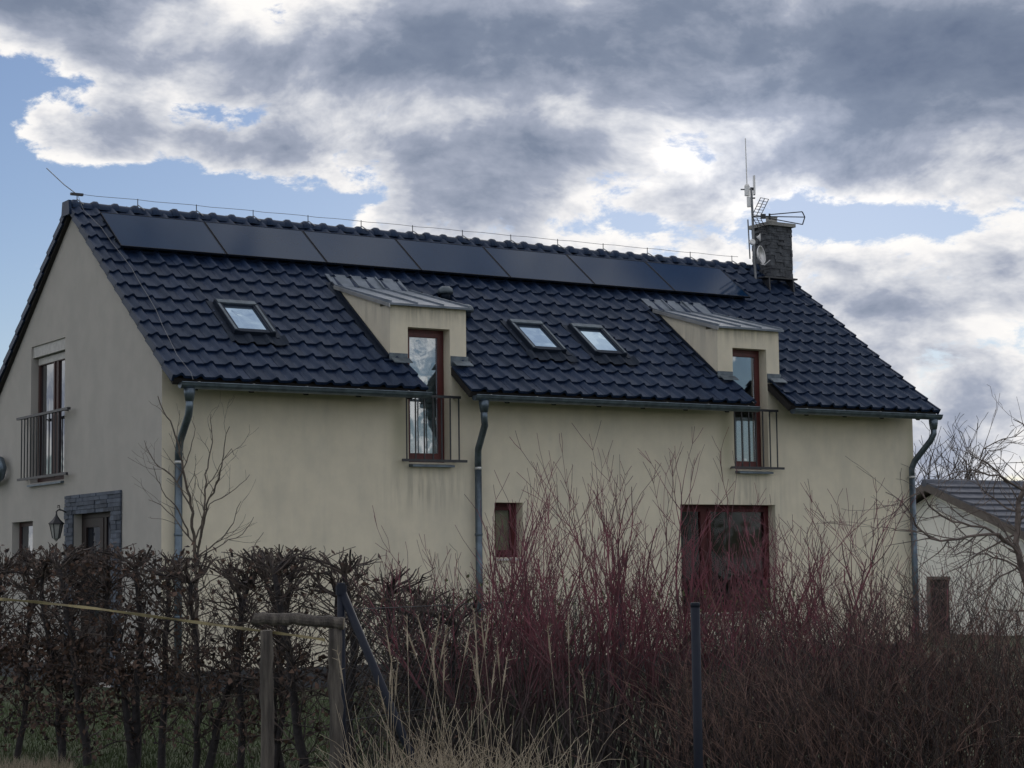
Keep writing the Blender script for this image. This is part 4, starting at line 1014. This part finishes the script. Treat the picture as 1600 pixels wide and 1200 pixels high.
# ------------------------------------------------------------------ dry grass in front
rg = random.Random(77)
CL = [(590, 10.6, 40), (630, 10.2, 60), (668, 10.5, 75), (705, 10.1, 75), (745, 10.5, 70), (790, 10.2, 50), (845, 10.5, 34), (905, 10.3, 20)]
for k, (px, dep, nb_) in enumerate(CL):
    g = on_ground(px, dep); S_ = []; Hd = []; V = []
    for i in range(nb_*3):
        a = rg.uniform(0, 6.28); q = .13*math.sqrt(rg.random()); tall = rg.random() < .018
        h_ = rg.uniform(1.0, 1.34) if tall else (rg.uniform(.50, .88) if rg.random() < .88 else rg.uniform(.85, 1.10)); p = (math.cos(a)*q, math.sin(a)*q, .02); d = unit((rg.gauss(-.05, .16), rg.gauss(0, .16), 1)); n_ = 10; cv = rg.gauss(0, .03)+(.05 if not tall else 0)*rg.choice((-1, 1)); az = rg.uniform(0, 6.28)
        for j in range(n_):
            w_ = cv*(j/n_)*4 if not tall else cv*(j/n_)
            d = unit((d[0]+math.cos(az)*w_*.9, d[1]+math.sin(az)*w_*.9, d[2]-abs(w_)*.5)); qn = tuple(p[c_]+d[c_]*h_/n_ for c_ in range(3)); r = .0026*(1-.55*j/n_); S_.append((*p, *qn, r, r*.94)); p = qn
        if tall:
            for j in range(7):
                qn = tuple(p[c_]+d[c_]*.024 for c_ in range(3)); r1_, r2_ = (.002, .004, .0052, .005, .004, .003, .002)[j], (.004, .0052, .005, .004, .003, .002, .001)[j]; Hd.append((*p, *qn, r1_, r2_)); p = qn
                for _ in range(2): Hd.append((*p, p[0]+d[0]*.03+rg.gauss(0, .012), p[1]+d[1]*.03+rg.gauss(0, .012), p[2]+d[2]*.02+rg.gauss(0, .008), .0022, .0008))
    h = empty('dry_grass_clump', g); tag(h, ORD[k]+' clump of pale dry grass from the left at bottom centre', 'grass', 'dry grass clumps at bottom centre')
    tag(link('blades', seg_mesh('blades', S_, 'straw', 3), h), kind='stuff')
    if Hd: tag(link('seed_heads', seg_mesh('seed_heads', Hd, 'straw_head', 4), h), kind='stuff')
# short grass: foreground strip at lower left and the lawn
V = []; F = []; rs = np.random.RandomState(5); n = 26000
def grass(name, n, xr, dr, hgt, m, label, w=.004):
    px = rs.uniform(*xr, n); dep = rs.uniform(*dr, n); P = np.array([np.append((CAM+(FW+RT*(a-800)/FPX)*d)[:2], 0) for a, d in zip(px, dep)])
    lean = rs.normal(0, .35, (n, 2)); h_ = hgt*rs.uniform(.4, 1.2, n); az = rs.uniform(0, 6.28, n); s = np.stack([np.cos(az)*w, np.sin(az)*w, np.zeros(n)], 1)
    tip = P+np.stack([lean[:, 0]*h_, lean[:, 1]*h_, h_], 1)
    V = np.stack([P-s, P+s, tip], 1).reshape(-1, 3); F = np.arange(n*3).reshape(-1, 3)
    tag(link(name, arr_mesh(name, V, F, m)), label, 'grass', None, 'stuff')
grass('straw_grass', 3500, (-80, 120), (15.6, 18.2), .13, 'straw_head', 'short straw coloured grass at the lower left corner', .003)
grass('lawn_grass', 26000, (-80, 900), (17.5, 27), .07, 'lawn_green', 'green lawn between the hedge and the house', .006)
